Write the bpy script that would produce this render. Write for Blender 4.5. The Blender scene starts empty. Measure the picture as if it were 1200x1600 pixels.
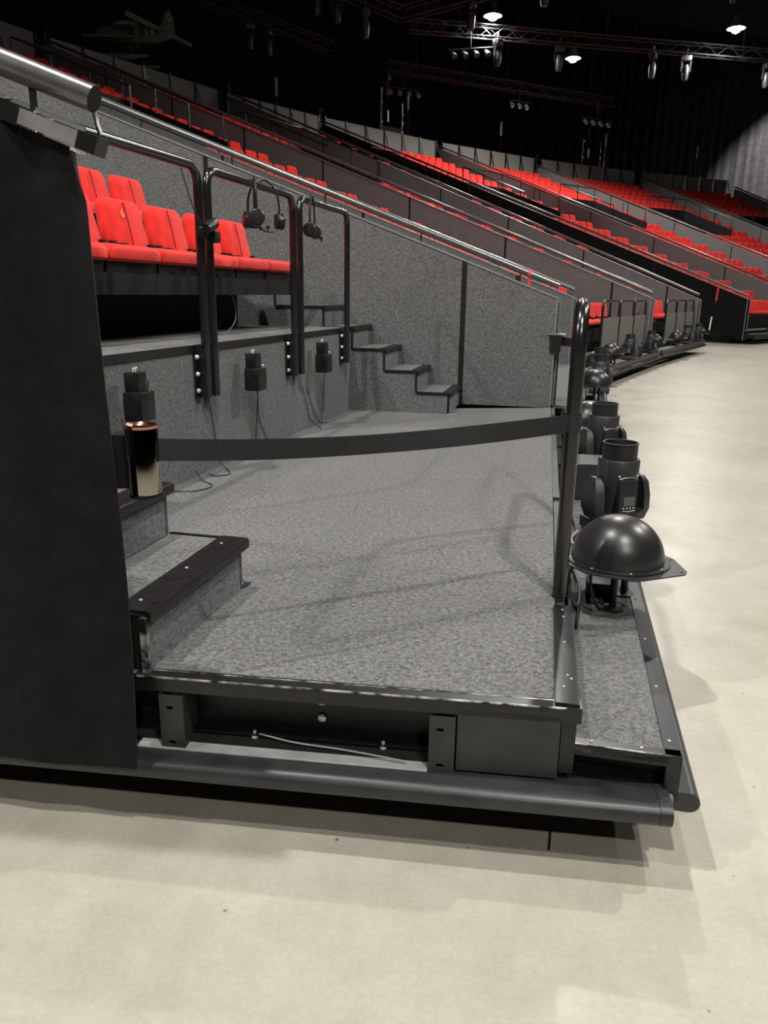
import bpy, bmesh, math, random
from mathutils import Vector as V, Matrix as M
random.seed(7)
S = bpy.context.scene
COL = S.collection
PI = math.pi

# ------------------------------------------------------------------ camera, world, light, exposure
cam = bpy.data.cameras.new('camera'); camo = bpy.data.objects.new('camera', cam); COL.objects.link(camo)
cam.sensor_fit = 'AUTO'; cam.sensor_width = 36.0; cam.lens = 27.0
cam.clip_start = 0.05; cam.clip_end = 300
_down = V((-55.0, -4200.0, -1200.0)).normalized(); _up = -_down
_f = V((0, 0, -1)); _fy = (_f - _up*_f.dot(_up)).normalized(); _fx = _fy.cross(_up)
R3 = M((_fx, _fy, _up))                       # world = R3 @ camera
camo.matrix_world = M.Translation((0, 0, 1.5)) @ R3.to_4x4()
S.camera = camo

wd = bpy.data.worlds.new('hall_air'); S.world = wd; wd.use_nodes = True
wd.node_tree.nodes['Background'].inputs[0].default_value = (0, 0, 0, 1)
wd.node_tree.nodes['Background'].inputs[1].default_value = 0.0      # closed hall: no sky, no ambient
S.view_settings.view_transform = 'Standard'; S.view_settings.look = 'None'
S.view_settings.gamma = 1.0; S.view_settings.use_curve_mapping = False
S.view_settings.exposure = 0.0
LAMP_W = 2600.0
LAMP_COL = (1.0, 0.975, 0.925)
# flood lamps hanging under the roof: x, y, z, strength factor
LAMPS = [(4.02, 34.4, 12.0, .8), (8.46, 39.9, 12.0, .8), (14.07, 35.5, 12.0, .8),
         (-2.7, 2.6, 11.5, .9), (2.0, -2.2, 11.5, 1.0), (2.4, -8.8, 11.5, .8), (-9.5, -2.0, 11.5, .8),
         (9.5, 7.0, 11.5, 1.0), (4.5, 17.0, 12.0, 1.0), (17.0, 19.0, 12.0, 1.0)]
# the first three hang in the picture; the others are the same roof lamps outside it, known from the stacked shadows and the lit floor
LAMP_SIDE = {3: 'over_platform', 4: 'behind_viewer', 5: 'far_behind_viewer', 6: 'left', 7: 'right_near', 8: 'middle', 9: 'right_far'}

# ------------------------------------------------------------------ materials
MATS = {}
def mat(name, col, rough=.6, metal=0.0, var=None, scale=40.0, bump=0.0, bscale=None, emit=None, estr=0, spec=.5, detail=3.0, sheen=0, col2=None, ramp=(.35, .65), coat=0):
    m = bpy.data.materials.new(name); m.use_nodes = True
    nt = m.node_tree; b = nt.nodes['Principled BSDF']
    b.inputs['Base Color'].default_value = (*col, 1); b.inputs['Roughness'].default_value = rough
    b.inputs['Metallic'].default_value = metal; b.inputs['Specular IOR Level'].default_value = spec
    if sheen: b.inputs['Sheen Weight'].default_value = sheen
    if coat: b.inputs['Coat Weight'].default_value = coat; b.inputs['Coat Roughness'].default_value = .1
    if emit: b.inputs['Emission Color'].default_value = (*emit, 1); b.inputs['Emission Strength'].default_value = estr
    if col2 or bump:
        tc = nt.nodes.new('ShaderNodeTexCoord')
        n = nt.nodes.new('ShaderNodeTexNoise'); n.inputs['Scale'].default_value = scale; n.inputs['Detail'].default_value = detail
        nt.links.new(tc.outputs['Object'], n.inputs['Vector'])
        if col2:
            r = nt.nodes.new('ShaderNodeValToRGB')
            r.color_ramp.elements[0].position = ramp[0]; r.color_ramp.elements[0].color = (*col, 1)
            r.color_ramp.elements[1].position = ramp[1]; r.color_ramp.elements[1].color = (*col2, 1)
            nt.links.new(n.outputs['Fac'], r.inputs['Fac']); nt.links.new(r.outputs['Color'], b.inputs['Base Color'])
        if bump:
            n2 = n
            if bscale:
                n2 = nt.nodes.new('ShaderNodeTexNoise'); n2.inputs['Scale'].default_value = bscale; n2.inputs['Detail'].default_value = 2
                nt.links.new(tc.outputs['Object'], n2.inputs['Vector'])
            bp = nt.nodes.new('ShaderNodeBump'); bp.inputs['Strength'].default_value = bump; bp.inputs['Distance'].default_value = .004
            nt.links.new(n2.outputs['Fac'], bp.inputs['Height']); nt.links.new(bp.outputs['Normal'], b.inputs['Normal'])
    MATS[name] = m
    return m

def carpet(name, dark, light, blotch=.12):
    m = bpy.data.materials.new(name); m.use_nodes = True; nt = m.node_tree; b = nt.nodes['Principled BSDF']
    b.inputs['Roughness'].default_value = .95; b.inputs['Specular IOR Level'].default_value = .15
    b.inputs['Sheen Weight'].default_value = .12; b.inputs['Sheen Roughness'].default_value = .6
    tc = nt.nodes.new('ShaderNodeTexCoord')
    def noise(sc, det, rgh=.6):
        n = nt.nodes.new('ShaderNodeTexNoise'); n.inputs['Scale'].default_value = sc; n.inputs['Detail'].default_value = det
        n.inputs['Roughness'].default_value = rgh
        nt.links.new(tc.outputs['Object'], n.inputs['Vector']); return n
    fine = noise(170, 3, .8); mid = noise(60, 3); big = noise(2.2, 3)
    r = nt.nodes.new('ShaderNodeValToRGB'); cr = r.color_ramp
    cr.elements[0].position = .38; cr.elements[0].color = (*dark, 1)
    cr.elements[1].position = .66; cr.elements[1].color = (*light, 1)
    mx = nt.nodes.new('ShaderNodeMath'); mx.operation = 'MULTIPLY_ADD'; mx.inputs[1].default_value = .35
    nt.links.new(mid.outputs['Fac'], mx.inputs[0])
    m3 = nt.nodes.new('ShaderNodeMath'); m3.operation = 'MULTIPLY'; m3.inputs[1].default_value = .65
    nt.links.new(fine.outputs['Fac'], m3.inputs[0]); nt.links.new(m3.outputs[0], mx.inputs[2])
    nt.links.new(mx.outputs[0], r.inputs['Fac'])
    mul = nt.nodes.new('ShaderNodeMix'); mul.data_type = 'RGBA'; mul.blend_type = 'MULTIPLY'; mul.inputs['Factor'].default_value = 1
    r2 = nt.nodes.new('ShaderNodeValToRGB'); r2.color_ramp.elements[0].position = .3; r2.color_ramp.elements[1].position = .7
    a = 1-blotch; r2.color_ramp.elements[0].color = (a, a, a, 1); r2.color_ramp.elements[1].color = (1, 1, 1, 1)
    nt.links.new(big.outputs['Fac'], r2.inputs['Fac'])
    nt.links.new(r.outputs['Color'], mul.inputs['A']); nt.links.new(r2.outputs['Color'], mul.inputs['B'])
    nt.links.new(mul.outputs['Result'], b.inputs['Base Color'])
    bp = nt.nodes.new('ShaderNodeBump'); bp.inputs['Strength'].default_value = .5; bp.inputs['Distance'].default_value = .004
    nt.links.new(fine.outputs['Fac'], bp.inputs['Height']); nt.links.new(bp.outputs['Normal'], b.inputs['Normal'])
    MATS[name] = m

def concrete():
    m = bpy.data.materials.new('concrete'); m.use_nodes = True; nt = m.node_tree; b = nt.nodes['Principled BSDF']
    tc = nt.nodes.new('ShaderNodeTexCoord')
    def noise(sc, det, rg=.55, dist=0):
        n = nt.nodes.new('ShaderNodeTexNoise'); n.inputs['Scale'].default_value = sc; n.inputs['Detail'].default_value = det
        n.inputs['Roughness'].default_value = rg; n.inputs['Distortion'].default_value = dist
        nt.links.new(tc.outputs['Object'], n.inputs['Vector']); return n
    def ramp(src, p0, c0, p1, c1):
        r = nt.nodes.new('ShaderNodeValToRGB'); r.color_ramp.elements[0].position = p0; r.color_ramp.elements[1].position = p1
        r.color_ramp.elements[0].color = (*c0, 1); r.color_ramp.elements[1].color = (*c1, 1)
        nt.links.new(src, r.inputs['Fac']); return r
    def mul(a, c):
        x = nt.nodes.new('ShaderNodeMix'); x.data_type = 'RGBA'; x.blend_type = 'MULTIPLY'; x.inputs['Factor'].default_value = 1
        nt.links.new(a, x.inputs['A']); nt.links.new(c, x.inputs['B']); return x.outputs['Result']
    c1 = ramp(noise(1.1, 6, .6, .6).outputs['Fac'], .3, (.42, .390, .325), .7, (.52, .490, .415))
    c2 = ramp(noise(7, 5, .65, .3).outputs['Fac'], .3, (.90, .89, .86), .62, (1, 1, 1))
    c3 = ramp(noise(60, 5, .75).outputs['Fac'], .30, (.86, .86, .85), .62, (1, 1, 1))
    c4 = ramp(noise(30, 1, .4).outputs['Fac'], .19, (.45, .43, .40), .205, (1, 1, 1))
    nt.links.new(mul(mul(mul(c1.outputs['Color'], c2.outputs['Color']), c3.outputs['Color']), c4.outputs['Color']), b.inputs['Base Color'])
    rr = ramp(noise(3, 4).outputs['Fac'], .2, (.30,)*3, .8, (.40,)*3)
    nt.links.new(rr.outputs['Color'], b.inputs['Roughness'])
    b.inputs['Specular IOR Level'].default_value = .35
    bp = nt.nodes.new('ShaderNodeBump'); bp.inputs['Strength'].default_value = .06; bp.inputs['Distance'].default_value = .01
    nt.links.new(noise(2.5, 4).outputs['Fac'], bp.inputs['Height']); nt.links.new(bp.outputs['Normal'], b.inputs['Normal'])
    MATS['concrete'] = m

concrete()
carpet('carpet', (.030, .030, .0305), (.27, .268, .266), .10)
mat('felt_black', (.006, .006, .006), .95, col2=(.010, .010, .010), scale=50, spec=.1)
mat('panel_grey', (.15, .145, .135), .85, col2=(.19, .185, .175), scale=25, spec=.2)
mat('black_paint', (.006, .006, .0065), .36, col2=(.011, .011, .0115), scale=30, spec=.5, bump=.05)
mat('black_matte', (.006, .006, .006), .7, spec=.3)
mat('black_plate', (.022, .022, .022), .5, col2=(.034, .034, .033), scale=9, detail=6, bump=.08)
mat('worn_edge', (.02, .02, .02), .3, metal=.4, col2=(.62, .62, .62), scale=22, ramp=(.40, .66), detail=6)
mat('rubber', (.016, .0165, .018), .40, col2=(.036, .037, .040), scale=7, detail=6, ramp=(.3, .75), bump=.1, bscale=60)
mat('rail_steel', (.14, .14, .14), .30, metal=.65, col2=(.19, .19, .185), scale=12)
mat('pipe_black', (.007, .007, .007), .22, col2=(.012, .012, .012), scale=18, spec=.75)
mat('alu', (.38, .38, .37), .38, metal=.25, col2=(.48, .48, .47), scale=14)
mat('alu_dark', (.26, .26, .255), .42, metal=.5, col2=(.34, .34, .33), scale=20)
mat('bolt_steel', (.72, .72, .71), .3, metal=.35)
mat('chrome_bronze', (.36, .34, .30), .09, metal=1)
mat('copper', (.75, .38, .26), .25, metal=1)
mat('belt', (.018, .018, .019), .75, col2=(.030, .030, .031), scale=220, bump=.3, spec=.3)
mat('curtain_black', (.0050, .0050, .0052), .9, col2=(.0085, .0085, .0088), scale=14, spec=.12, sheen=.06, bump=.25, bscale=260)
mat('drape_far', (.011, .011, .012), .95, col2=(.016, .016, .017), scale=3, spec=.05)
mat('ceiling_black', (.008, .008, .011), .95, spec=.05)
mat('red_fabric', (.66, .022, .016), .85, col2=(.80, .034, .024), scale=9, spec=.2, bump=.15, bscale=300, sheen=.1)
mat('red_seam', (.20, .006, .005), .9)
mat('red_tape', (.75, .05, .04), .5)
mat('orange_print', (.90, .36, .08), .7)
mat('dome_black', (.014, .014, .015), .34, col2=(.022, .022, .023), scale=5, spec=.6, bump=.05)
mat('fixture_black', (.020, .020, .022), .45, col2=(.030, .030, .032), scale=20)
mat('fixture_dark', (.009, .009, .010), .5)
mat('lens_glass', (.02, .02, .025), .08, spec=.8)
mat('lcd', (.10, .10, .105), .2)
mat('white_plastic', (.75, .75, .73), .4)
mat('cable', (.010, .010, .010), .5)
mat('cable_grey', (.30, .30, .30), .5)
mat('truss', (.020, .020, .022), .4, metal=.3)
mat('plane_green', (.15, .16, .13), .75, col2=(.20, .21, .175), scale=1.2, spec=.2)
mat('plane_dark', (.055, .060, .053), .75, spec=.2)
mat('canopy_glass', (.40, .41, .38), .25)
mat('white_mark', (.75, .75, .73), .6)
mat('black_mark', (.01, .01, .01), .6)
mat('yellow_mark', (.80, .52, .10), .6)
mat('lamp_glow', (1, 1, 1), .4, emit=(1, .97, .92), estr=260.0)
mat('lamp_housing', (.05, .05, .05), .5)

# ------------------------------------------------------------------ mesh helpers
class MB:
    def __init__(s): s.v = []; s.f = []
    def add(s, vs, fs):
        o = len(s.v); s.v += [tuple(p) for p in vs]; s.f += [tuple(i+o for i in f) for f in fs]; return s
    def obox(s, c, ax, ay, az):              # centre and three half axis vectors
        c, ax, ay, az = V(c), V(ax), V(ay), V(az)
        vs = [c+ax*i+ay*j+az*k for k in (-1, 1) for j in (-1, 1) for i in (-1, 1)]
        return s.add(vs, [(0, 2, 3, 1), (4, 5, 7, 6), (0, 1, 5, 4), (2, 6, 7, 3), (0, 4, 6, 2), (1, 3, 7, 5)])
    def box(s, x0, x1, y0, y1, z0, z1):
        return s.obox(((x0+x1)/2, (y0+y1)/2, (z0+z1)/2), ((x1-x0)/2, 0, 0), (0, (y1-y0)/2, 0), (0, 0, (z1-z0)/2))
    def rbox(s, x0, x1, y0, y1, z0, z1, r=.01):   # box with chamfered edges
        vs = []; fs = []
        xs = (x0, x1); ys = (y0, y1); zs = (z0, z1)
        bm = bmesh.new(); bmesh.ops.create_cube(bm, size=1)
        for v in bm.verts: v.co = V((xs[v.co.x > 0], ys[v.co.y > 0], zs[v.co.z > 0]))
        bmesh.ops.bevel(bm, geom=bm.edges[:], offset=r, segments=2, affect='EDGES', profile=.5)
        bm.verts.index_update(); vs = [v.co.copy() for v in bm.verts]; fs = [[v.index for v in f.verts] for f in bm.faces]; bm.free()
        return s.add(vs, fs)
    def beam(s, p0, p1, w, h, up=(0, 0, 1), dz=0):   # rectangular bar, w across, h along up
        p0, p1 = V(p0), V(p1); d = (p1-p0); L = d.length; d.normalize(); sx = d.cross(V(up)).normalized(); u = sx.cross(d).normalized()
        return s.obox((p0+p1)/2+u*dz, d*L/2, sx*w/2, u*h/2)
    def prism(s, poly, t):                   # 3D polygon extruded by vector t
        n = len(poly); t = V(t); poly = [V(p) for p in poly]
        vs = poly+[p+t for p in poly]
        return s.add(vs, [tuple(range(n))[::-1], tuple(range(n, 2*n))]+[(i, (i+1) % n, n+(i+1) % n, n+i) for i in range(n)])
    def tube(s, pts, r, n=10, caps=True, closed=False):
        pts = [V(p) for p in pts]; m = len(pts); rs = r if isinstance(r, (list, tuple)) else [r]*m
        tang = []
        for i in range(m):
            a = pts[i-1] if (i > 0 or closed) else pts[i]; b = pts[(i+1) % m] if (i < m-1 or closed) else pts[i]
            tang.append((b-a).normalized())
        ref = V((0, 0, 1)) if abs(tang[0].z) < .9 else V((1, 0, 0))
        x = tang[0].cross(ref).normalized(); vs = []
        for i in range(m):
            x = (x-tang[i]*x.dot(tang[i])).normalized(); y = tang[i].cross(x)
            for k in range(n):
                a = 2*PI*k/n; vs.append(pts[i]+(x*math.cos(a)+y*math.sin(a))*rs[i])
        fs = []
        for i in range(m if closed else m-1):
            j = (i+1) % m
            for k in range(n):
                fs.append((i*n+k, i*n+(k+1) % n, j*n+(k+1) % n, j*n+k))
        if caps and not closed: fs += [tuple(range(n))[::-1], tuple(range((m-1)*n, m*n))]
        return s.add(vs, fs)
    def lathe(s, prof, n=24, o=(0, 0, 0), mx=None):
        o = V(o); vs = []; fs = []; m = len(prof)
        for (r, z) in prof:
            for k in range(n):
                a = 2*PI*k/n; p = V((r*math.cos(a), r*math.sin(a), z))
                vs.append(o+(mx @ p if mx else p))
        for i in range(m-1):
            for k in range(n): fs.append((i*n+k, i*n+(k+1) % n, (i+1)*n+(k+1) % n, (i+1)*n+k))
        if prof[0][0] > 1e-5: fs.append(tuple(range(n))[::-1])
        if prof[-1][0] > 1e-5: fs.append(tuple(range((m-1)*n, m*n)))
        return s.add(vs, fs)
    def sweep(s, prof, p0, p1, side, up=(0, 0, 1)):   # 2D profile (a along side, b along up) swept from p0 to p1
        p0, p1, side, up = V(p0), V(p1), V(side), V(up); n = len(prof)
        vs = [p0+side*a+up*b for a, b in prof]+[p1+side*a+up*b for a, b in prof]
        return s.add(vs, [tuple(range(n))[::-1], tuple(range(n, 2*n))]+[(i, (i+1) % n, n+(i+1) % n, n+i) for i in range(n)])
    def loft(s, rings, cap=True):
        n = len(rings[0]); vs = [p for r in rings for p in r]; fs = []
        for i in range(len(rings)-1):
            for k in range(n): fs.append((i*n+k, i*n+(k+1) % n, (i+1)*n+(k+1) % n, (i+1)*n+k))
        if cap: fs += [tuple(range(n))[::-1], tuple(range((len(rings)-1)*n, len(rings)*n))]
        return s.add(vs, fs)
    def build(s, name, m, parent=None, smooth=True, ang=40):
        me = bpy.data.meshes.new(name)
        root = parent
        while root is not None and root.parent is not None: root = root.parent
        off = root['_o'] if (root is not None and '_o' in root) else None
        vs = [(V(p)-V(off)) for p in s.v] if off is not None else s.v
        me.from_pydata(vs, [], s.f)
        bm = bmesh.new(); bm.from_mesh(me); bmesh.ops.recalc_face_normals(bm, faces=bm.faces[:]); bm.to_mesh(me); bm.free()
        me.materials.append(MATS[m])
        if smooth:
            me.shade_smooth(); me.set_sharp_from_angle(angle=math.radians(ang))
        o = bpy.data.objects.new(name, me); COL.objects.link(o)
        if parent is not None: o.parent = parent
        return o

def plate(outline, holes, origin, ex, ey, thick):      # flat plate with real holes -> MB
    cu = bpy.data.curves.new('tmp', 'CURVE'); cu.dimensions = '2D'; cu.fill_mode = 'BOTH'; cu.extrude = thick/2
    for poly in [outline]+holes:
        sp = cu.splines.new('POLY'); sp.points.add(len(poly)-1); sp.use_cyclic_u = True
        for p, q in zip(sp.points, poly): p.co = (q[0], q[1], 0, 1)
    o = bpy.data.objects.new('tmp', cu); me = o.to_mesh()
    ex, ey = V(ex), V(ey); ez = ex.cross(ey); og = V(origin)
    b = MB(); b.add([og+ex*v.co.x+ey*v.co.y+ez*v.co.z for v in me.vertices], [tuple(p.vertices) for p in me.polygons])
    o.to_mesh_clear(); bpy.data.objects.remove(o); bpy.data.curves.remove(cu)
    return b
def text_mb(txt, origin, ex, ey, size, thick=.001):
    cu = bpy.data.curves.new('tmp', 'FONT'); cu.body = txt; cu.size = size; cu.align_x = 'CENTER'; cu.align_y = 'CENTER'; cu.extrude = thick/2
    o = bpy.data.objects.new('tmp', cu); me = o.to_mesh(); ex, ey = V(ex), V(ey); ez = ex.cross(ey); og = V(origin)
    b = MB(); b.add([og+ex*v.co.x+ey*v.co.y+ez*v.co.z for v in me.vertices], [tuple(p.vertices) for p in me.polygons])
    o.to_mesh_clear(); bpy.data.objects.remove(o); bpy.data.curves.remove(cu)
    return b
def slot(cx, cy, w, h, n=6):
    r = h/2; pts = []
    for k in range(n+1): a = -PI/2+PI*k/n; pts.append((cx+w/2-r+r*math.cos(a), cy+r*math.sin(a)))
    for k in range(n+1): a = PI/2+PI*k/n; pts.append((cx-w/2+r+r*math.cos(a), cy+r*math.sin(a)))
    return pts
def tag(o, label, cat, group=None):
    o['label'] = label; o['category'] = cat
    if group: o['group'] = group
    return o
def struct(o): o['kind'] = 'structure'; return o
def thing(name, label, cat, loc=(0, 0, 0), rotz=0, group=None, local=False):
    """Empty at the base of a thing; with local=False its parts are given in world coordinates"""
    o = bpy.data.objects.new(name, None); COL.objects.link(o); o.location = loc; o.rotation_euler = (0, 0, rotz)
    o.empty_display_size = .1
    if not local: o['_o'] = tuple(loc)
    return tag(o, label, cat, group)
def dup(root, loc, rotz=0, label=None, group=None, scale=None):
    r = root.copy(); COL.objects.link(r); r.location = loc; r.rotation_euler = (0, 0, rotz)
    if scale: r.scale = scale
    if label: r['label'] = label
    if group: r['group'] = group
    for ch in list(root.children):
        c = ch.copy(); COL.objects.link(c); c.parent = r
        for g in ch.children:
            d = g.copy(); COL.objects.link(d); d.parent = c
    return r
def lerp(a, b, t): return V(a)*(1-t)+V(b)*t
def arc_pts(pts, r, n=6):                     # round the inner corners of a polyline
    pts = [V(p) for p in pts]; out = [pts[0]]
    for i in range(1, len(pts)-1):
        a, b, c = pts[i-1], pts[i], pts[i+1]; d0 = (a-b).normalized(); d1 = (c-b).normalized()
        p0 = b+d0*r; p1 = b+d1*r
        for k in range(n+1):
            t = k/n; out.append(p0*(1-t)**2+b*2*t*(1-t)+p1*t*t)
    return out+[pts[-1]]
def smooth_path(pts, n=6):                    # Catmull-Rom
    pts = [V(p) for p in pts]; P = [pts[0]]+pts+[pts[-1]]; out = []
    for i in range(1, len(P)-2):
        for k in range(n):
            t = k/n; a, b, c, d = P[i-1], P[i], P[i+1], P[i+2]
            out.append(.5*((2*b)+(c-a)*t+(2*a-5*b+4*c-d)*t*t+(3*b-a-3*c+d)*t**3))
    return out+[pts[-1]]

# ------------------------------------------------------------------ layout of the grandstand
ZD, ZL = .45, .33                                # deck and ledge level
# side walls: front point, rear point (plan), height of the cap at both ends
Wf = {1: (1.58, 7.42), 2: (2.855, 12.25), 3: (5.823, 17.60), 4: (8.647, 22.20), 5: (11.75, 26.0), 6: (15.6, 29.7), 7: (20.0, 33.1), 8: (24.8, 36.0), 9: (29.9, 38.3)}
Wr = {1: (-16.93, 11.69), 2: (-15.0, 18.75), 3: (-10.767, 27.0), 4: (-6.346, 33.6), 5: (-3.123, 38.2), 6: (2.593, 43.8), 7: (8.58, 48.6), 8: (16.056, 52.6), 9: (23.3, 55.8)}
Zf = {1: 1.464, 2: 1.462, 3: 1.454, 4: 1.44, 5: 1.44, 6: 1.44, 7: 1.44, 8: 1.44, 9: 1.44}
Zr = {1: 8.61, 2: 8.55, 3: 8.83, 4: 8.87, 5: 8.83, 6: 8.77, 7: 8.65, 8: 8.6, 9: 8.5}
LW = {k: (V(Wr[k])-V(Wf[k])).length for k in Wf}
def wp(k, s, z=0):                               # point on wall line k, s metres behind its front end
    p = lerp(V(Wf[k]), V(Wr[k]), s/LW[k]); return V((p.x, p.y, z))
def wz(k, s): return Zf[k]+(Zr[k]-Zf[k])*s/LW[k]
def wu(k): d = (V(Wr[k])-V(Wf[k])).normalized(); return V((d.x, d.y, 0))
def wn(k): u = wu(k); return V((u.y, -u.x, 0))   # towards higher boundary numbers is -wn for these walls
ROW0, RUN, Z0, RISE = .45, .93, .88, .36
NROW = 20
def row_s(j): return ROW0+RUN*j
def row_z(j): return Z0+RISE*j

# near deck frame
FD = V((.99204, -.1259, 0)); FN = V((.1259, .99204, 0))   # along the near end, and into the deck
P0 = V((-.664, 1.958, 0))
def fp(x, off=0, z=0): t = (x-P0.x)/FD.x; p = P0+FD*t+FN*off; return V((p.x, p.y, z))
KA = V((-1.184, 4.093, 0)); KD = V((.27352, .96187, 0)); KN = V((.96187, -.27352, 0))
def kp(t, off=0, z=0): p = KA+KD*t+KN*off; return V((p.x, p.y, z))   # t metres along the riser wall, off towards the stage
KT0 = -2.07; KT1 = 3.155                          # near end plane / face of wall 1
E0 = V((.47, 1.84, 0)); E1 = V((1.60, 7.42, 0)); ED = (E1-E0).normalized(); EN = V((ED.y, -ED.x, 0))
def ep(t, off=0, z=0): p = E0+ED*t+EN*off; return V((p.x, p.y, z))    # along the stage edge of the near deck
ELEN = (E1-E0).length

# ------------------------------------------------------------------ the hall
b = MB(); b.add([(-60, -30, 0), (80, -30, 0), (80, 90, 0), (-60, 90, 0)], [(0, 1, 2, 3)])
struct(b.build('floor', 'concrete'))
b = MB(); b.box(-60, 80, -30, 90, 21.0, 21.2); struct(b.build('ceiling', 'ceiling_black'))
# black drape all round, hung in shallow folds
CX, CY, RW = 45.0, -4.0, 73.5
b = MB(); n = 620; vs = []; fs = []
for i in range(n+1):
    a = math.radians(196)-math.radians(128)*i/n
    r = RW+.10*math.sin(i*1.9)+.05*math.sin(i*.37)
    vs += [(CX+r*math.cos(a), CY+r*math.sin(a), 0), (CX+r*math.cos(a), CY+r*math.sin(a), 21.0)]
fs = [(2*i, 2*i+2, 2*i+3, 2*i+1) for i in range(n)]
b.add(vs, fs); struct(b.build('wall_back', 'drape_far'))

# ------------------------------------------------------------------ near platform
plat = thing('platform', 'low grey carpeted platform with black steel frame and rubber bumper on concrete floor', 'platform', (0, 4.0, 0))
def part(mb, name, m, parent=plat, **k): return mb.build(name, m, parent, **k)
kn = kp(KT0); w1e = wp(1, 0)
b = MB()
far_r = ep(ELEN, -.0); far_l = kp(KT1+.05)
b.prism([fp(-1.78, .012, ZD), fp(.465, .012, ZD), V((far_r.x, far_r.y, ZD)), V((far_l.x, far_l.y, ZD))], (0, 0, -.03)); part(b, 'deck_carpet', 'carpet')
# front edge trim: dark angle and worn bright arris
b = MB(); b.sweep([(0, 0), (0, .004), (.045, .004), (.045, 0), (.012, 0), (.012, -.042), (0, -.042)], fp(-.70, -.006, ZD), fp(.53, -.006, ZD), FN); part(b, 'edge_trim', 'black_paint')
b = MB(); b.tube([fp(-.69, -.008, ZD+.002), fp(.49, -.008, ZD+.002)], .0032, 6); b.tube([fp(-.66, .030, ZD+.004), fp(.48, .030, ZD+.004)], .0018, 5); part(b, 'worn_arris', 'worn_edge')
# recessed channel beam under the front edge
b = MB(); b.sweep([(.03, -.045), (.03, -.055), (.105, -.055), (.105, -.190), (.05, -.190), (.05, -.197), (.115, -.197), (.115, -.045)], fp(-1.7, 0, ZD), fp(.46, 0, ZD), FN); part(b, 'front_beam', 'black_paint')
b = MB(); b.sweep([(.02, -.205), (.02, -.222), (.17, -.205), (.17, -.195)], fp(-1.7, 0, ZD), fp(.50, 0, ZD), FN); part(b, 'lower_flange', 'black_matte')
for x0, nm in ((-.628, 0), (.132, 1)):
    pl = plate([(0, 0), (.070, 0), (.070, .190), (0, .190)], [slot(.030, .150, .022, .011), slot(.032, .040, .022, .011)], fp(x0, -.012, .212), FD, (0, 0, 1), .005)
    br = part(pl, 'frame_bracket', 'black_plate', smooth=False)
    q = MB(); q.sweep([(0, 0), (.075, 0), (.075, .19), (0, .19)], fp(x0, -.012, .212), fp(x0+.005, -.012, .212), FN); q.sweep([(0, 0), (.10, 0), (.10, .19), (0, .19)], fp(x0+.065, -.012, .212), fp(x0+.07, -.012, .212), FN)
    q.build('bracket_cheek', 'black_plate', br)
b = MB(); b.sweep([(-.006, -.025), (.004, -.025), (.004, -.212), (-.006, -.212)], fp(.207, 0, ZD), fp(.478, 0, ZD), FN); part(b, 'end_panel', 'black_plate', smooth=False)
b = MB(); b.sweep([(0, -.045), (.09, -.045), (.09, -.20), (0, -.20)], fp(.482, 0.004, ZD), fp(.520, 0.004, ZD), FN); part(b, 'corner_post', 'black_paint', smooth=False)
b = MB(); b.sweep([(-.022, -.004), (.045, -.004), (.045, 0), (-.022, 0)], fp(-.70, 0, .236), fp(.13, 0, .236), FN); part(b, 'aluminium_strip', 'alu')
for x, z, off in ((-.185, .302, .10), (-.185, .356, .10)):
    bb = MB(); mx = M((FD, V((0, 0, 1)), FN)).transposed(); mx = M((( FD.x, 0, -FN.x), (FD.y, 0, -FN.y), (0, 1, 0)))
    bb.lathe([(.0125, 0), (.0125, .006), (.008, .009), (0, .009)], 16, fp(x, off, z), mx); part(bb, 'bolt', 'bolt_steel')
for x in (-.375, .0):
    bb = MB(); p = fp(x, .055, .245); bb.lathe([(.010, 0), (.010, .008), (.005, .008), (.005, .022), (0, .022)], 10, p); part(bb, 'stud_bolt', 'bolt_steel')
b = MB(); b.tube(smooth_path([fp(-.36, .05, .262), fp(-.25, .03, .256), fp(-.10, .02, .252), fp(.07, .0, .246)]), .0025, 6); part(b, 'loose_wire', 'cable_grey')
# bumpers
def bump_prof(w, h, n=8):                       # rounded outwards (negative side)
    pts = [(.03, h), (.0, h)]; r = h/2
    for k in range(n+1):
        a = PI/2+PI*k/n; pts.append((-(w-r)+r*math.cos(a), r+r*math.sin(a)))
    return pts+[(.03, 0)]
b = MB(); b.sweep(bump_prof(.080, .062), fp(-2.0, -.012, .168), fp(.735, -.012, .168), FN); bmp = part(b, 'bumper_rail', 'rubber', ang=50)
b = MB(); b.sweep(bump_prof(.083, .066), fp(.736, -.010, .166), fp(.768, -.010, .166), FN); b.build('end_cap', 'rubber', bmp, ang=50)
# black undercarriage so that the platform rests on the floor
b = MB()
for t in (.6, 2.4, 4.4): 
    p = ep(t, -.45); b.box(p.x-.05, p.x+.05, p.y-.05, p.y+.05, .0, .20)
    p = ep(t, -1.6); b.box(p.x-.05, p.x+.05, p.y-.05, p.y+.05, .0, .23)
part(b, 'undercarriage', 'black_matte')
b = MB(); b.prism([fp(-1.7, -.005, .20), fp(.74, -.005, .20), V((far_r.x+.3, far_r.y, .20)), V((far_l.x, far_l.y, .20))], (0, 0, .015)); part(b, 'base_tray', 'black_matte')  # hidden tray, extended to the edges to block light leaking onto the floor

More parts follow.
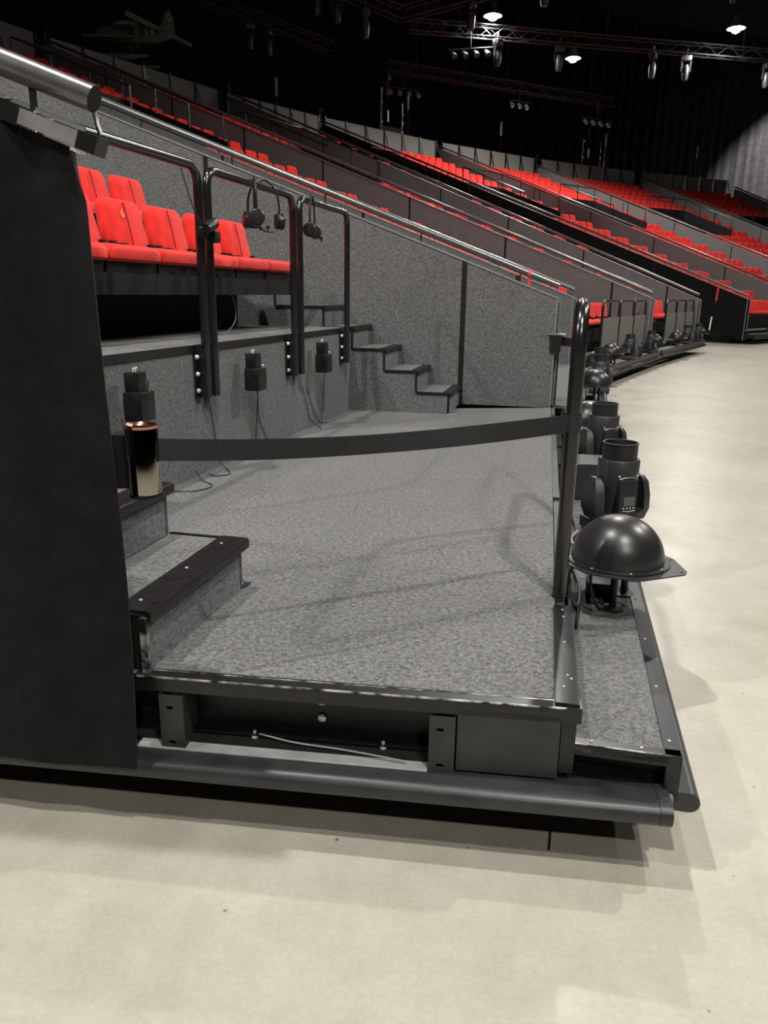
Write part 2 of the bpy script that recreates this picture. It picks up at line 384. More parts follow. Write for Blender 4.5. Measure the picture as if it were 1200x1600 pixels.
# stage-side ledge of the near platform
def ledge(parent, q0, q1, near_trim=False):
    """carpeted ledge with trim and side bumper along the stage edge q0 -> q1 of a deck"""
    q0, q1 = V(q0), V(q1); d = (q1-q0).normalized(); nn = V((d.y, -d.x, 0)); up = V((0, 0, 1))
    def P(t, o, z): p = q0+(q1-q0)*t+nn*o; return V((p.x, p.y, z))
    c = MB(); c.prism([P(0, .045, ZL), P(0, .30, ZL), P(1, .30, ZL), P(1, .045, ZL)], (0, 0, -.02)); c.build('ledge_carpet', 'carpet', parent)
    c = MB(); c.sweep([(0, 0), (.012, 0), (.012, .115), (0, .115)], P(0, .035, ZL-.01), P(1, .035, ZL-.01), nn); c.build('ledge_riser', 'black_matte', parent)
    c = MB(); c.sweep([(-.035, -.0), (-.035, .005), (.008, .005), (.008, -.13), (.0, -.13), (0, 0)], P(0, .325, ZL), P(1, .325, ZL), nn); c.build('ledge_trim', 'black_paint', parent)
    c = MB(); c.sweep([(-a, bb) for a, bb in bump_prof(.066, .058)], P(0, .326, .170), P(1, .326, .170), nn); c.build('side_bumper', 'rubber', parent, ang=50)
    return P
LP = ledge(plat, ep(.0, 0), ep(ELEN+.15, .10))
b = MB(); b.sweep([(0, 0), (0, .005), (.03, .005), (.03, 0), (.006, 0), (.006, -.03), (0, -.03)], LP(0, .04, ZL), LP(0, .330, ZL), ED); part(b, 'ledge_front_trim', 'black_paint')
b = MB(); b.tube([LP(0, .04, ZL+.004)-ED*.001, LP(0, .330, ZL+.004)-ED*.001], .0022, 6); part(b, 'bright_arris', 'worn_edge')
b = MB(); b.sweep([(.02, -.03), (.06, -.03), (.06, -.125), (.02, -.125), (.02, -.118), (.053, -.118), (.053, -.037), (.02, -.037)], LP(0, .02, ZL), LP(0, .325, ZL), ED); part(b, 'ledge_beam', 'black_paint')
b = MB(); b.sweep([(0, 0), (.03, 0), (.03, -.11), (0, -.11)], LP(0, .295, ZL-.03), LP(0, .325, ZL-.03), ED); part(b, 'ledge_post', 'black_paint')
b = MB(); p = LP(0, .31, .20); b.obox(p, FD*.008, FN*.02, (0, 0, .02)); part(b, 'hook', 'alu_dark')
for i, t in enumerate((.012, .065, .125, .19, .26, .34, .43, .52, .62)):
    bb = MB(); bb.lathe([(.0045, 0), (.004, .003), (0, .004)], 10, LP(t, .307, ZL+.005)); part(bb, 'screw', 'bolt_steel')
for o in (.10, .23):
    bb = MB(); bb.lathe([(.0045, 0), (.004, .003), (0, .004)], 10, LP(.002, o, ZL+.005)+ED*.006); part(bb, 'screw', 'bolt_steel')
# black nosing plate along the deck edge near the post, then a lower continuing strip
b = MB(); b.sweep([(0, .002), (0, .012), (.058, .012), (.064, .008), (.064, -.045), (.058, -.045), (.058, .002)], ep(-.02, -.005, ZD), ep(.66, -.005, ZD), EN)
nos = part(b, 'edge_nosing', 'black_paint')
for t, o in ((.07, .018), (.12, .040), (.14, .030), (.36, .026), (.56, .026), (.62, .024)):
    bb = MB(); bb.lathe([(.004, 0), (.0035, .002), (0, .003)], 8, ep(t, o, ZD+.012)); bb.build('rivet', 'bolt_steel', nos)
b = MB(); b.sweep([(0, -.03), (0, -.012), (.030, -.012), (.030, -.03)], ep(.66, .005, ZD), ep(2.2, .005, ZD), EN); part(b, 'lower_strip', 'black_plate')
b = MB(); b.sweep([(0, -.02), (0, .004), (.035, .004), (.035, -.02)], ep(2.2, .0, ZD), ep(ELEN, .0, ZD), EN); part(b, 'far_strip', 'black_plate')

# ------------------------------------------------------------------ the seating tiers of the near section
tier = thing('seating_tier', 'near seating tier with charcoal felt riser wall and grey carpeted tread behind the platform', 'grandstand', (-1.5, 5.0, 0))
Z2 = 1.195
b = MB(); b.prism([kp(KT0, 0, ZD), kp(KT1, 0, ZD), kp(KT1, 0, Z2-.02), kp(KT0, 0, Z2-.02)], KN*-.03); part(b, 'riser_wall', 'carpet', tier)
b = MB(); b.prism([kp(KT0, -.005, Z2), kp(KT1+.02, -.005, Z2), kp(KT1+.1, -1.0, Z2), kp(KT0-.1, -1.0, Z2)], (0, 0, -.03)); part(b, 'tread_carpet', 'carpet', tier)
b = MB(); b.sweep([(0, -.035), (.008, -.035), (.008, .003), (-.03, .003), (-.03, 0), (0, 0)], kp(KT0, 0, Z2), kp(KT1, 0, Z2), KN); part(b, 'tread_nosing', 'black_paint', tier)
for j in range(2, 9):
    z = row_z(j)-.01-.015*(j-2); o = -(.42+.90*(j-2))
    t0, t1 = KT0-.1*(j), 2.86+.04*(j-2)
    b = MB(); b.prism([kp(t0, o, z), kp(t1, o, z), kp(t1, o-RUN-.02, z), kp(t0, o-RUN-.02, z)], (0, 0, -.12)); part(b, 'row_platform', 'black_matte', tier)
    b = MB(); b.prism([kp(t0, o-.55, z-.12), kp(t1, o-.55, z-.12), kp(t1, o-.55, z-.48), kp(t0, o-.55, z-.48)], KN*-.03); part(b, 'row_backing', 'black_matte', tier)

# steps beside wall 1: four rises from the deck to the tread, then on up between the rows
steps = thing('carpeted_steps', 'black edged grey carpeted steps climbing beside the charcoal felt wall', 'steps', (.1, 7.2, ZD))
u1 = wu(1); n1 = V((-u1.y, u1.x, 0)); n1 = n1 if n1.y < 0 else -n1     # n1 points to the camera side of wall 1
def sp(s, o, z): p = wp(1, s)+n1*o; return V((p.x, p.y, z))
SW = .70; s0 = .87
def stair(parent, i, sa, sb, za, zb):
    b = MB(); b.prism([sp(sa, .02, za), sp(sa, SW, za), sp(sa, SW, zb-.012), sp(sa, .02, zb-.012)], u1*.02); part(b, 'riser', 'carpet', parent)
    b = MB(); b.prism([sp(sa, .02, zb), sp(sa, SW, zb), sp(sb, SW, zb), sp(sb, .02, zb)], (0, 0, -.012)); part(b, 'tread', 'carpet', parent)
    b = MB(); b.sweep([(-.012, -.035), (-.012, .004), (.065, .004), (.065, .0), (-.004, .0), (-.004, -.035)], sp(sa, .02, zb), sp(sa, SW+.005, zb), u1); part(b, 'nosing', 'black_paint', parent)
    b = MB(); b.beam(sp(sa-.01, SW+.004, zb-.006), sp(sb, SW+.004, zb-.006), .012, .022); part(b, 'side_edge', 'black_matte', parent)
    b = MB(); b.beam(sp(sa+.006, SW+.004, za), sp(sa+.006, SW+.004, zb), .03, .012, up=(u1.x, u1.y, 0)); part(b, 'corner_edge', 'black_matte', parent)
G = .30; H = (Z2-ZD)/4
for i in range(4):
    stair(steps, i, s0+G*i, s0+G*(i+1) if i < 3 else s0+G*3+.32, ZD+H*i, ZD+H*(i+1))
b = MB(); b.prism([sp(s0, SW, ZD)]+[sp(s0+G*i, SW, ZD+H*(k)-.01) for i in range(4) for k in (i, i+1)][1:]+[sp(s0+G*4, SW, Z2-.01), sp(s0+G*4, SW, ZD)], n1*-.02); part(b, 'side_cheek', 'carpet', steps, smooth=False)
b = MB(); p = sp(s0-.03, SW+.02, ZD+.002); b.box(p.x-.05, p.x+.05, p.y-.012, p.y+.012, ZD, ZD+.004); part(b, 'floor_plate', 'alu', steps)
s1 = s0+G*3+.27; h2 = RISE/2
for i in range(10):
    stair(steps, i, s1+.465*i, s1+.465*(i+1), Z2+h2*i, Z2+h2*(i+1))
    b = MB(); b.prism([sp(s1+.465*i, SW, Z2-.3+h2*i), sp(s1+.465*(i+1), SW, Z2-.3+h2*i), sp(s1+.465*(i+1), SW, Z2+h2*(i+1)-.01), sp(s1+.465*i, SW, Z2+h2*(i+1)-.01)], n1*-.02); part(b, 'side_cheek', 'carpet', steps, smooth=False)

# near steps by the curtain
nst = thing('carpeted_steps', 'carpeted steps with scuffed black nosing half hidden by the black curtain', 'steps', (-.75, 2.3, ZD))
NS0 = V((-.667, 1.985, 0)); ND = V((.2285, .9735, 0)); NL = .665; NU = V((-ND.y, ND.x, 0))
def np_(t, o, z): p = NS0+ND*t+NU*o; return V((p.x, p.y, z))
NH = (Z2-ZD)/4
for i in range(4):
    a0, a1 = .285*i, .285*(i+1) if i < 3 else 1.25
    za, zb = ZD+NH*i, ZD+NH*(i+1)-.004
    if i == 3: continue
    b = MB(); b.prism([np_(0, a0, za), np_(NL, a0, za), np_(NL, a0, zb-.012), np_(0, a0, zb-.012)], NU*.02); part(b, 'riser', 'carpet', nst)
    b = MB(); b.prism([np_(0, a0, zb), np_(NL, a0, zb), np_(NL, a1+.02, zb), np_(0, a1+.02, zb)], (0, 0, -.012)); part(b, 'tread', 'carpet', nst)
    b = MB(); b.sweep([(-.022, -.028), (-.025, -.004), (-.018, .008), (.085, .008), (.085, 0), (-.012, 0), (-.012, -.028)], np_(-.01, a0, zb), np_(NL+.02, a0, zb), NU); ng = part(b, 'nosing', 'black_paint', nst)
    for t in (.06, .34, .60):
        bb = MB(); bb.lathe([(.0055, 0), (.005, .002), (0, .003)], 10, np_(t, a0+.045, zb+.008)); bb.build('rivet', 'bolt_steel', ng)
    b = MB(); b.beam(np_(NL+.002, a0+.006, za), np_(NL+.002, a0+.006, zb-.01), .014, .018); part(b, 'corner_edge', 'black_matte', nst)
    b = MB(); b.prism([np_(NL, a0, za), np_(NL, a1+.6, za), np_(NL, a1+.6, zb-.013), np_(NL, a0, zb-.013)], ND*-.02); part(b, 'side_cheek', 'carpet', nst)
    b = MB(); b.prism([np_(0, a0, za-.0), np_(0, a1+.6, za), np_(0, a1+.6, zb-.013), np_(0, a0, zb-.013)], ND*.015); part(b, 'end_cheek', 'black_matte', nst)
    if i < 2: 
        b = MB(); b.beam(np_(NL+.01, a1-.25, zb+.004-NH*(1-i) * 0), np_(NL+.01, a1, zb+.004), .012, .006); part(b, 'tread_edge', 'black_matte', nst)
b = MB(); b.prism([np_(NL+.005, -.01, ZD+.001), np_(NL+.055, -.01, ZD+.001), np_(NL+.055, .05, ZD+.001), np_(NL+.005, .05, ZD+.001)], (0, 0, .004)); fx = part(b, 'foot_plate', 'black_plate', nst)
bb = MB(); bb.lathe([(.007, 0), (.005, .003), (0, .004)], 10, np_(NL+.035, .02, ZD+.005)); bb.build('bolt', 'bolt_steel', fx)
b = MB(); b.sweep([(0, 0), (.02, 0), (.02, .17), (0, .17)], np_(-.018, -.012, ZD+.0), np_(-.005, -.012, ZD), NU); part(b, 'end_post', 'worn_edge', nst)

# ------------------------------------------------------------------ side walls of the grandstand
def side_wall(k, label, mname, seams, bottom, cap2=True, near=False, rail_r=.030, tape=(), front_z=None):
    th = .05
    w = thing('partition_wall', label, 'wall', tuple(wp(k, 0, bottom)))
    n = V((wu(k).y, -wu(k).x, 0)); n = n if n.y < 0 else -n
    u = wu(k)
    cuts = [0]+seams+[LW[k]]
    for a, c in zip(cuts[:-1], cuts[1:]):
        g = .018 if near else .008
        a2 = a+(g if a > 0 else 0); c2 = c-(g if c < LW[k] else 0)
        za = max(bottom, row_z(0)+(a2-ROW0)/RUN*RISE-1.0) if a2 > 3 else bottom
        zc = max(bottom, row_z(0)+(c2-ROW0)/RUN*RISE-1.0) if c2 > 3 else bottom
        m = MB(); m.prism([wp(k, a2, za), wp(k, c2, zc), wp(k, c2, wz(k, c2)), wp(k, a2, wz(k, a2))], n*-th); m.build('wall_panel', mname, w, smooth=False)
    for a in seams:
        m = MB(); za = bottom if a < 3 else row_z(0)+(a-ROW0)/RUN*RISE-1.0
        m.prism([wp(k, a-.025, za)+n*.002, wp(k, a+.025, za)+n*.002, wp(k, a+.025, wz(k, a+.025))+n*.002, wp(k, a-.025, wz(k, a-.025))+n*.002], n*-.04); m.build('seam_strip', 'black_matte', w, smooth=False)
    c0, c1 = wp(k, -.01, wz(k, -.01)), wp(k, LW[k], wz(k, LW[k]))
    m = MB(); m.beam(c0-n*.025, c1-n*.025, th+.016, .016, dz=.008); m.build('wall_cap', 'alu_dark', w)
    # end trim
    m = MB(); m.box(0, 0, 0, 0, 0, 0) if False else None
    m = MB(); m.beam(wp(k, -.006, bottom)-n*.025, wp(k, -.006, wz(k, 0))-n*.025, th+.01, .012, up=(u.x, u.y, 0)); m.build('end_trim', 'alu_dark', w)
    # handrail on small brackets above the cap
    hz = .125
    r0, r1 = wp(k, -.02, wz(k, -.02)+hz-.04)-n*.025, wp(k, LW[k], wz(k, LW[k])+hz)-n*.025
    r0.z = wz(k, -.02)+hz
    m = MB(); m.tube([r0, r1], rail_r, 12); m.build('handrail', 'rail_steel', w)
    m = MB(); st = .95; q = .35
    while q < LW[k]:
        p = wp(k, q, 0)-n*.025; m.tube([V((p.x, p.y, wz(k, q)+.012)), V((p.x, p.y, wz(k, q)+hz))], .008, 6); q += st
    m.build('rail_brackets', 'black_paint', w)
    for q in tape:
        p = wp(k, q, 0)-n*.025; m = MB(); m.tube([V((p.x, p.y, wz(k, q)+.012)), V((p.x, p.y, wz(k, q)+hz-.02))], .014, 8)
        m.tube([wp(k, q-.012, wz(k, q-.012)+hz)-n*.025, wp(k, q+.012, wz(k, q+.012)+hz)-n*.025], rail_r+.003, 10); m.build('red_tape', 'red_tape', w)
    if cap2:   # twin skin of the next section, a hand's breadth behind
        off = .16 if near else .22
        m = MB(); a2 = -.03; m.prism([wp(k, a2, bottom)-n*off, wp(k, LW[k]*.98, max(bottom, wz(k, LW[k]*.98)-2.2))-n*off, wp(k, LW[k]*.98, wz(k, LW[k]*.98)-.02)-n*off, wp(k, a2, wz(k, a2)-.02)-n*off], n*-.04); m.build('rear_skin', 'carpet' if mname != 'felt_black' else mname, w, smooth=False)
        m = MB(); m.beam(wp(k, a2, wz(k, a2)-.012)-n*(off+.02), wp(k, LW[k]*.98, wz(k, LW[k]*.98)-.012)-n*(off+.02), .05, .014); m.build('rear_cap', 'alu_dark', w)
        m = MB(); m.beam(wp(k, a2-.004, bottom)-n*(off+.02), wp(k, a2-.004, wz(k, a2)-.01)-n*(off+.02), .05, .012, up=(u.x, u.y, 0)); m.build('rear_trim', 'alu_dark', w)
    return w
WL = {1: 'charcoal felt side wall with wide black seam beside the carpeted platform steps',
      2: 'dark side wall with red taped handrail foot right behind the charcoal felt wall',
      3: 'dark side wall rising behind three grey panelled guard rails beside two front seats',
      4: 'dark grey side wall ending at the last bumper edged platform with grey railing panels',
      5: 'near black side wall standing on the concrete floor with hanging red strap',
      6: 'grey side wall behind the row ends just past the near black wall',
      7: 'grey side wall with triple bright rail lines under the widest seat block',
      8: 'dark side wall with the broad red seat block in front of it',
      9: 'farthest dark side wall meeting the lit grey drape'}
WM = {k: 'felt_black' if k == 5 else 'carpet' for k in range(1, 10)}
for k in range(1, 10):
    seams = [.87]+[.87+2.6*i for i in range(1, 7)] if k < 5 else [3.2*i for i in range(1, 6)]
    side_wall(k, WL[k], WM[k], seams, ZD if k < 5 else (.12 if k == 5 else ZD), near=(k == 1), tape={1: (.26, ), 2: (.25, )}.get(k, ()), rail_r=.034 if k < 3 else .042)

# ------------------------------------------------------------------ decks, ledges and tiers of the other sections
PLAB = {1: 'carpeted platform beyond the charcoal felt wall carrying the second dome cover pair',
        2: 'bumper edged platform in front of the far guard rails with three front seats',
        3: 'last bumper edged platform, with a notch in its bumper next to its neighbour',
        5: 'low dark platform on the concrete beyond the near black wall'}
for k in (1, 2, 3, 5):
    q0, q1 = wp(k, 0), wp(k+1, 0)
    if k == 1: q0, q1 = V((1.84, 7.57, 0)), V((3.05, 12.2, 0))
    if k > 1: q0 = q0+(q1-q0).normalized()*.12
    p = thing('platform', PLAB[k], 'platform', tuple((q0+q1)/2))
    d = (q1-q0).normalized(); a, c = wp(k, 2.6), wp(k+1, 2.6)
    b = MB(); b.prism([V((q0.x, q0.y, ZD)), V((q1.x, q1.y, ZD)), V((c.x, c.y, ZD)), V((a.x, a.y, ZD))], (0, 0, -.03)); b.build('deck_carpet', 'carpet', p)
    ledge(p, q0, q1-d*.03)
    b = MB(); nn = V((d.y, -d.x, 0))
    b.beam(q0-nn*.5+V((0, 0, .3)), q1-nn*.5+V((0, 0, .3)), .5, .22); b.build('frame_beam', 'black_matte', p)
    b = MB()
    for t in (.2, .8):
        q = lerp(q0, q1, t)-nn*.5; b.box(q.x-.06, q.x+.06, q.y-.06, q.y+.06, 0, .22)
    b.build('undercarriage', 'black_matte', p)
    b = MB(); b.beam(q0-d*.02+nn*.17+V((0, 0, .26)), q0+d*.01+nn*.17+V((0, 0, .26)), .34, .13); b.build('end_plate', 'black_matte', p)

VOM = (9.8, 12.9, .28, .66)                      # stair opening: s range, lateral range
TLAB = {1: 'dark seating tier hidden behind the charcoal felt wall', 2: 'seating tier between the two walls with the thick bright handrails',
        3: 'seating tier between the panelled guard rails and the dark grey wall', 4: 'seating tier in front of the near black wall',
        5: 'seating tier with seats stepping down beside the near black wall', 6: 'narrow looking seating tier between the two grey walls',
        7: 'broad seating tier with a black stair opening and many red seats', 8: 'farthest seating tier below pale barrier panels'}
for k in range(1, 9):
    t = thing('seating_tier', TLAB[k], 'grandstand', tuple((wp(k, 3)+wp(k+1, 3))/2))
    b = MB()
    j0 = 2 if k == 1 else (5 if k == 4 else 0)
    def q(s, f, z):
        p = lerp(wp(k, s), wp(k+1, s), f); return V((p.x, p.y, z))
    for j in range(j0, NROW):
        s, z = row_s(j), row_z(j)
        segs = [(.02, .98)]
        if VOM[0]-.2 < s < VOM[1]: segs = [(.02, VOM[2]), (VOM[3], .98)]
        for f0, f1 in segs:
            b.prism([q(s, f0, z), q(s, f1, z), q(s+RUN, f1, z), q(s+RUN, f0, z)], (0, 0, -.40))
    b.build('row_platforms', 'black_matte', t, smooth=False)
    b = MB(); s = row_s(NROW); z = row_z(NROW)
    b.prism([q(s, .02, z), q(s, .98, z), q(s+.6, .98, z), q(s+.6, .02, z)], (0, 0, -.4)); b.build('rear_walkway', 'black_matte', t, smooth=False)
    # dark skirt that closes the back and the underside
    b = MB(); b.prism([q(row_s(NROW)+.6, .0, z-.4), q(row_s(NROW)+.6, 1., z-.4), q(row_s(NROW)+.6, 1., 0), q(row_s(NROW)+.6, 0., 0)], (0.03, -.03, 0)); b.build('rear_skirt', 'black_matte', t, smooth=False)
    b = MB(); b.prism([q(row_s(j0)+.02, .02, row_z(j0)-.12), q(row_s(j0)+.02, .98, row_z(j0)-.12), q(row_s(j0)+.02, .98, .0), q(row_s(j0)+.02, .02, .0)], wu(k)*.03); b.build('front_skirt', 'black_matte', t, smooth=False)

    if k >= 2:
        # stair opening with black walls and sloping rails
        vo = thing('stair_opening', {2: 'black stair opening with two sloping rails high beside the upper end of the thick handrail', 3: 'stair opening hidden low behind the bright rail lines', 4: 'pair of sloping rails around the stair opening above the bright double rail', 5: 'black stair opening with sloping rails above the near black wall', 6: 'black stair opening with dark sloping rails between the grey walls', 7: 'wide black stair opening in the broad red seat block', 8: 'black stair opening in the farthest seat block'}[k], 'stairwell', tuple(q((VOM[0]+VOM[1])/2, .4, row_z(8))))
        def tz(s): return Z0+(s-ROW0)/RUN*RISE
        sa, sb, fa, fb = VOM
        for f in (fa, fb):
            b = MB(); m0 = q(sa-.1, f, tz(sa)+.42); m1 = q(sb, f, tz(sb)+.42)
            b.prism([m0, m1, m1-V((0, 0, 2.0)), m0-V((0, 0, 2.0))], (q(sa, f+.01, 0)-q(sa, f, 0))); b.build('side_wall', 'black_matte', vo, smooth=False)
        b = MB(); b.prism([q(sb, fa, tz(sb)+.42), q(sb, fb, tz(sb)+.42), q(sb, fb, tz(sb)-2), q(sb, fa, tz(sb)-2)], wu(k)*.05); b.build('end_wall', 'black_matte', vo, smooth=False)
        b = MB(); b.prism([q(sa, fa, tz(sa)-1.2), q(sa, fb, tz(sa)-1.2), q(sb, fb, tz(sb)-2.0), q(sb, fa, tz(sb)-2.0)], (0, 0, -.05)); b.build('well_floor', 'black_matte', vo, smooth=False)
        for f in (fa, fb):
            b = MB(); pts = [q(sa, f, tz(sa)+.42), q(sa, f, tz(sa)+1.0), q(sb, f, tz(sb)+1.0)]; b.tube(pts, .024, 8)
            for g in (.33, .66, 1.0): s_ = sa+(sb-sa)*g; b.tube([q(s_, f, tz(s_)+.4), q(s_, f, tz(s_)+1.0)], .02, 6)
            b.build('guard_rail', 'pipe_black', vo)
        b = MB(); b.tube([q(sb, fa, tz(sb)+1.0), q(sb, fb, tz(sb)+1.0)], .024, 8); b.build('end_rail', 'pipe_black', vo)
        # barrier panels along the back
        bp_ = thing('rear_barrier', {2: 'dim brown-grey barrier boards behind the topmost red seats by the handrail', 3: 'row of pale grey barrier panels on black struts below the model aircraft', 4: 'barrier panels at the head of the tier with the double rail', 5: 'pale barrier panels with a dark control booth among them', 6: 'dark barrier boards behind the narrow seat block', 7: 'dark grey barrier boards behind the broad seat block', 8: 'pale grey barrier panels with crossed black struts under the lit drape'}[k], 'barrier', tuple(q(row_s(NROW)+1.0, .5, z)))
        npn = 6; ss = row_s(NROW)+.12
        for i in range(npn):
            f0, f1 = .03+.94*i/npn+.006, .03+.94*(i+1)/npn-.006
            b = MB(); b.prism([q(ss, f0, z), q(ss, f1, z), q(ss, f1, z+1.0), q(ss, f0, z+1.0)], wu(k)*.03); b.build('barrier_panel', 'panel_grey', bp_, smooth=False)
        for i in range(npn+1):
            f0 = .03+.94*i/npn
            b = MB(); b.tube([q(ss-.03, f0, z), q(ss-.03, f0, z+1.06)], .03, 6); po = b.build('post', 'pipe_black', bp_); b = MB(); b.tube([q(ss-.03, f0, z+1.0), q(ss-.12, f0+.035, z)], .022, 6); b.build('strut', 'pipe_black', po)

# ------------------------------------------------------------------ seats
def outline(w0, w1, h, r, n=5):                   # rounded upright shape, bottom width w0, top width w1
    pts = [(-w0/2+.02, 0), (w0/2-.02, 0), (w0/2, .02)]
    for k in range(n+1): a = PI/2*k/n; pts.append((w1/2-r+r*math.cos(a), h-r+r*math.sin(a)))
    for k in range(n+1): a = PI/2+PI/2*k/n; pts.append((-w1/2+r+r*math.cos(a), h-r+r*math.sin(a)))
    return pts+[(-w0/2, .02)]
def scale2(pts, f, c): return [((x-c[0])*f+c[0], (z-c[1])*f+c[1]) for x, z in pts]
LEAN = .20
def back_pt(x, z, y): return V((x, .40+y+z*LEAN, .115+z))
def seat_back_mb():
    o = outline(.50, .43, .35, .075); c = (0, .175); b = MB()
    rings = []
    for f, y in ((.90, -.042), (.97, -.034), (1.0, -.015), (1.0, .02), (.96, .035)):
        rings.append([back_pt(x, z, y+(.02*((x/.25)**2) if y < 0 else 0)) for x, z in scale2(o, f, c)])
    b.loft(rings); return b
def cushion_mb():
    b = MB(); rings = []
    prof = [(0, .075), (.0, .115), (.02, .145), (.06, .155), (.30, .145), (.38, .150), (.41, .12), (.41, .07), (.36, .06), (.04, .06)]
    for x, f in ((-.260, .86), (-.250, .97), (-.2, 1.0), (0, 1.0), (.2, 1.0), (.250, .97), (.260, .86)):
        rings.append([V((x, .22+(y-.22)*f, .09+(z-.09)*f)) for y, z in prof])
    b.loft(rings); return b
def make_seat():
    t = thing('theatre_seat', 'seat', 'seat', local=True)
    bk = seat_back_mb().build('backrest', 'red_fabric', t, ang=60)
    sm = MB(); sm.tube([back_pt(.0, .02, -.047), back_pt(.0, .2, -.049), back_pt(0, .33, -.042)], .0045, 5); sm.build('seam', 'red_seam', bk)
    cushion_mb().build('cushion', 'red_fabric', t, ang=60)
    a = MB(); a.rbox(-.263, -.205, .26, .40, .14, .185, .012); a.build('arm_pad', 'black_matte', t)
    a = MB(); a.box(-.25, .25, .04, .42, .0, .058); a.box(-.23, -.19, .36, .48, .0, .20); a.box(.19, .23, .36, .48, .0, .20); a.build('support_frame', 'black_matte', t)
    return t
def make_far_seat():
    b = seat_back_mb(); c = cushion_mb(); b.add(c.v, c.f)
    o = b.build('theatre_seat', 'red_fabric', None, ang=60); return o
seat0 = make_seat()
ROT_K = math.atan2(KD.y, KD.x)+PI                 # seat faces -local y towards the stage (KN)
rotk = math.atan2(-KN.x, KN.y)+PI                 # local -y -> KN
def face_rot(dirv): return math.atan2(dirv.x, -dirv.y)   # rotation that turns local -y to dirv
rk = face_rot(KN)
# seats of the near section: t along the row, row index
PITCH = .525
first = True
SEATS_NEAR = []
for j, ts in ((2, [2.575-PITCH*i for i in range(6)]), (3, [2.46-PITCH*i for i in range(3)])):
    for i, t in enumerate(ts): SEATS_NEAR.append((j, i, t))
nearlab = {0: 'red upholstered seat at the end of the front row beside the steps', 1: 'red front row seat, second from the steps'}
for j, i, t in SEATS_NEAR:
    o = -(.42+.90*(j-2)); z = row_z(j)-.01-.015*(j-2)
    lab = (nearlab.get(i) if j == 2 else None) or ('red upholstered seat in the front row behind the riser wall' if j == 2 else 'red upholstered seat in the second row of the near tier')
    grp = 'seats of the near tier'
    if j == 2 and i == 3: lab = 'red front row seat with a small orange number on its backrest'
    p = kp(t, o+.02, z)
    if first: s_ = seat0; s_.location = p; s_.rotation_euler = (0, 0, rk); s_['label'] = lab; s_['group'] = grp; first = False
    else: s_ = dup(seat0, p, rk, lab, grp)
    if j == 2 and i == 3:
        for ch in s_.children:
            if ch.name.startswith('backrest'):
                ey = V((0, LEAN, 1)).normalized(); tx = text_mb('6', back_pt(-.045, .26, -.050), (1, 0, 0), ey, .075); nb = tx.build('seat_number', 'orange_print', ch, smooth=False)

# seats of the other sections, where anything of them shows from about here
EYES = [V((0, 0, 1.5)), V((.8, 0, 1.6)), V((-.6, .2, 1.6)), V((.2, -.4, 1.9))]
def hidden_by_wall(p, eye, kmax):
    for k in range(1, kmax+1):
        a, c = V(Wf[k]), V(Wr[k]); d = c-a; e = V((p.x-eye.x, p.y-eye.y)); den = e.x*d.y-e.y*d.x
        if abs(den) < 1e-9: continue
        w = a-V((eye.x, eye.y)); t = (w.x*d.y-w.y*d.x)/den; s = (w.x*e.y-w.y*e.x)/den
        if 0 < t < .995 and 0 <= s <= 1:
            if eye.z+(p.z-eye.z)*t < Zf[k]+(Zr[k]-Zf[k])*s: return True
    return False
def in_frame(p):
    c = R3.transposed() @ (p-V((0, 0, 1.5)))
    if c.z > -.1: return False
    u, v = 600+1200*c.x/-c.z, 800-1200*c.y/-c.z
    return -60 < u < 1260 and -60 < v < 1650
cands = []
for k in range(2, 9):
    for j in range(5 if k == 4 else 0, NROW):
        s, z = row_s(j), row_z(j)
        A, B = wp(k, s), wp(k+1, s); L = (B-A).length; d = (B-A).normalized()
        nv = V((-d.y, d.x, 0)); nv = nv if nv.dot(wu(k)) < 0 else -nv      # towards the stage
        usable = L-.95; cnt = int(usable/PITCH); st = .65+(usable-cnt*PITCH)+PITCH/2
        for i in range(cnt):
            dist = st+PITCH*i; f = dist/L
            if VOM[0]-.9 < s < VOM[1]+.2 and VOM[2]-.06 < f < VOM[3]+.06: continue
            p = A+d*dist; p.z = z
            top = p+V((0, 0, .47))-nv*.47
            if not in_frame(top): continue
            if all(hidden_by_wall(top, e, k) for e in EYES): continue
            cands.append(((top-V((0, 0, 1.5))).length, k, j, p, face_rot(nv), i == 0 or i == cnt-1))
cands.sort(key=lambda c: c[0])
ORD = ['top', 'second', 'third', 'fourth', 'fifth', 'sixth', 'seventh', 'eighth', 'ninth', 'tenth', 'eleventh', 'twelfth', 'thirteenth', 'fourteenth', 'fifteenth', 'sixteenth', 'seventeenth', 'eighteenth', 'nineteenth', 'lowest']
SLAB = {2: 'of the tier behind the thick bright handrails', 3: 'peeping over the double rail of the dark wall', 4: 'in front of the near black wall', 5: 'of the block behind the near black wall', 6: 'of the narrow block between the grey walls', 7: 'of the broad block around the stair opening', 8: 'of the farthest block'}
far0 = None; rest = MB(); NMAX = 286
for q_, (dist, k, j, p, rz, end) in enumerate(cands):
    lab = 'red %s-row seat %s%s' % (ORD[NROW-1-j], SLAB[k], ', row end' if end else '')
    if q_ < NMAX:
        if dist < 22:
            dup(seat0, p, rz, lab, 'seats of block %d' % k); continue
        if far0 is None: far0 = make_far_seat(); o = far0
        else: o = far0.copy(); COL.objects.link(o)
        o.location = p; o.rotation_euler = (0, 0, rz); o.scale = (1, 1, 1.1); tag(o, lab, 'seat', 'seats of block %d' % k)
    else:
        mx = M.Translation(p) @ M.Rotation(rz, 4, 'Z'); rest.add([mx @ V(v) for v in far0.data.vertices[:] and [w.co for w in far0.data.vertices]], [tuple(f.vertices) for f in far0.data.polygons])
if rest.v:
    o = rest.build('distant_seats', 'red_fabric', None, ang=60); o['kind'] = 'stuff'; tag(o, 'rows of red seats in the most distant seating blocks', 'seats')
print('SEATS', len(cands))

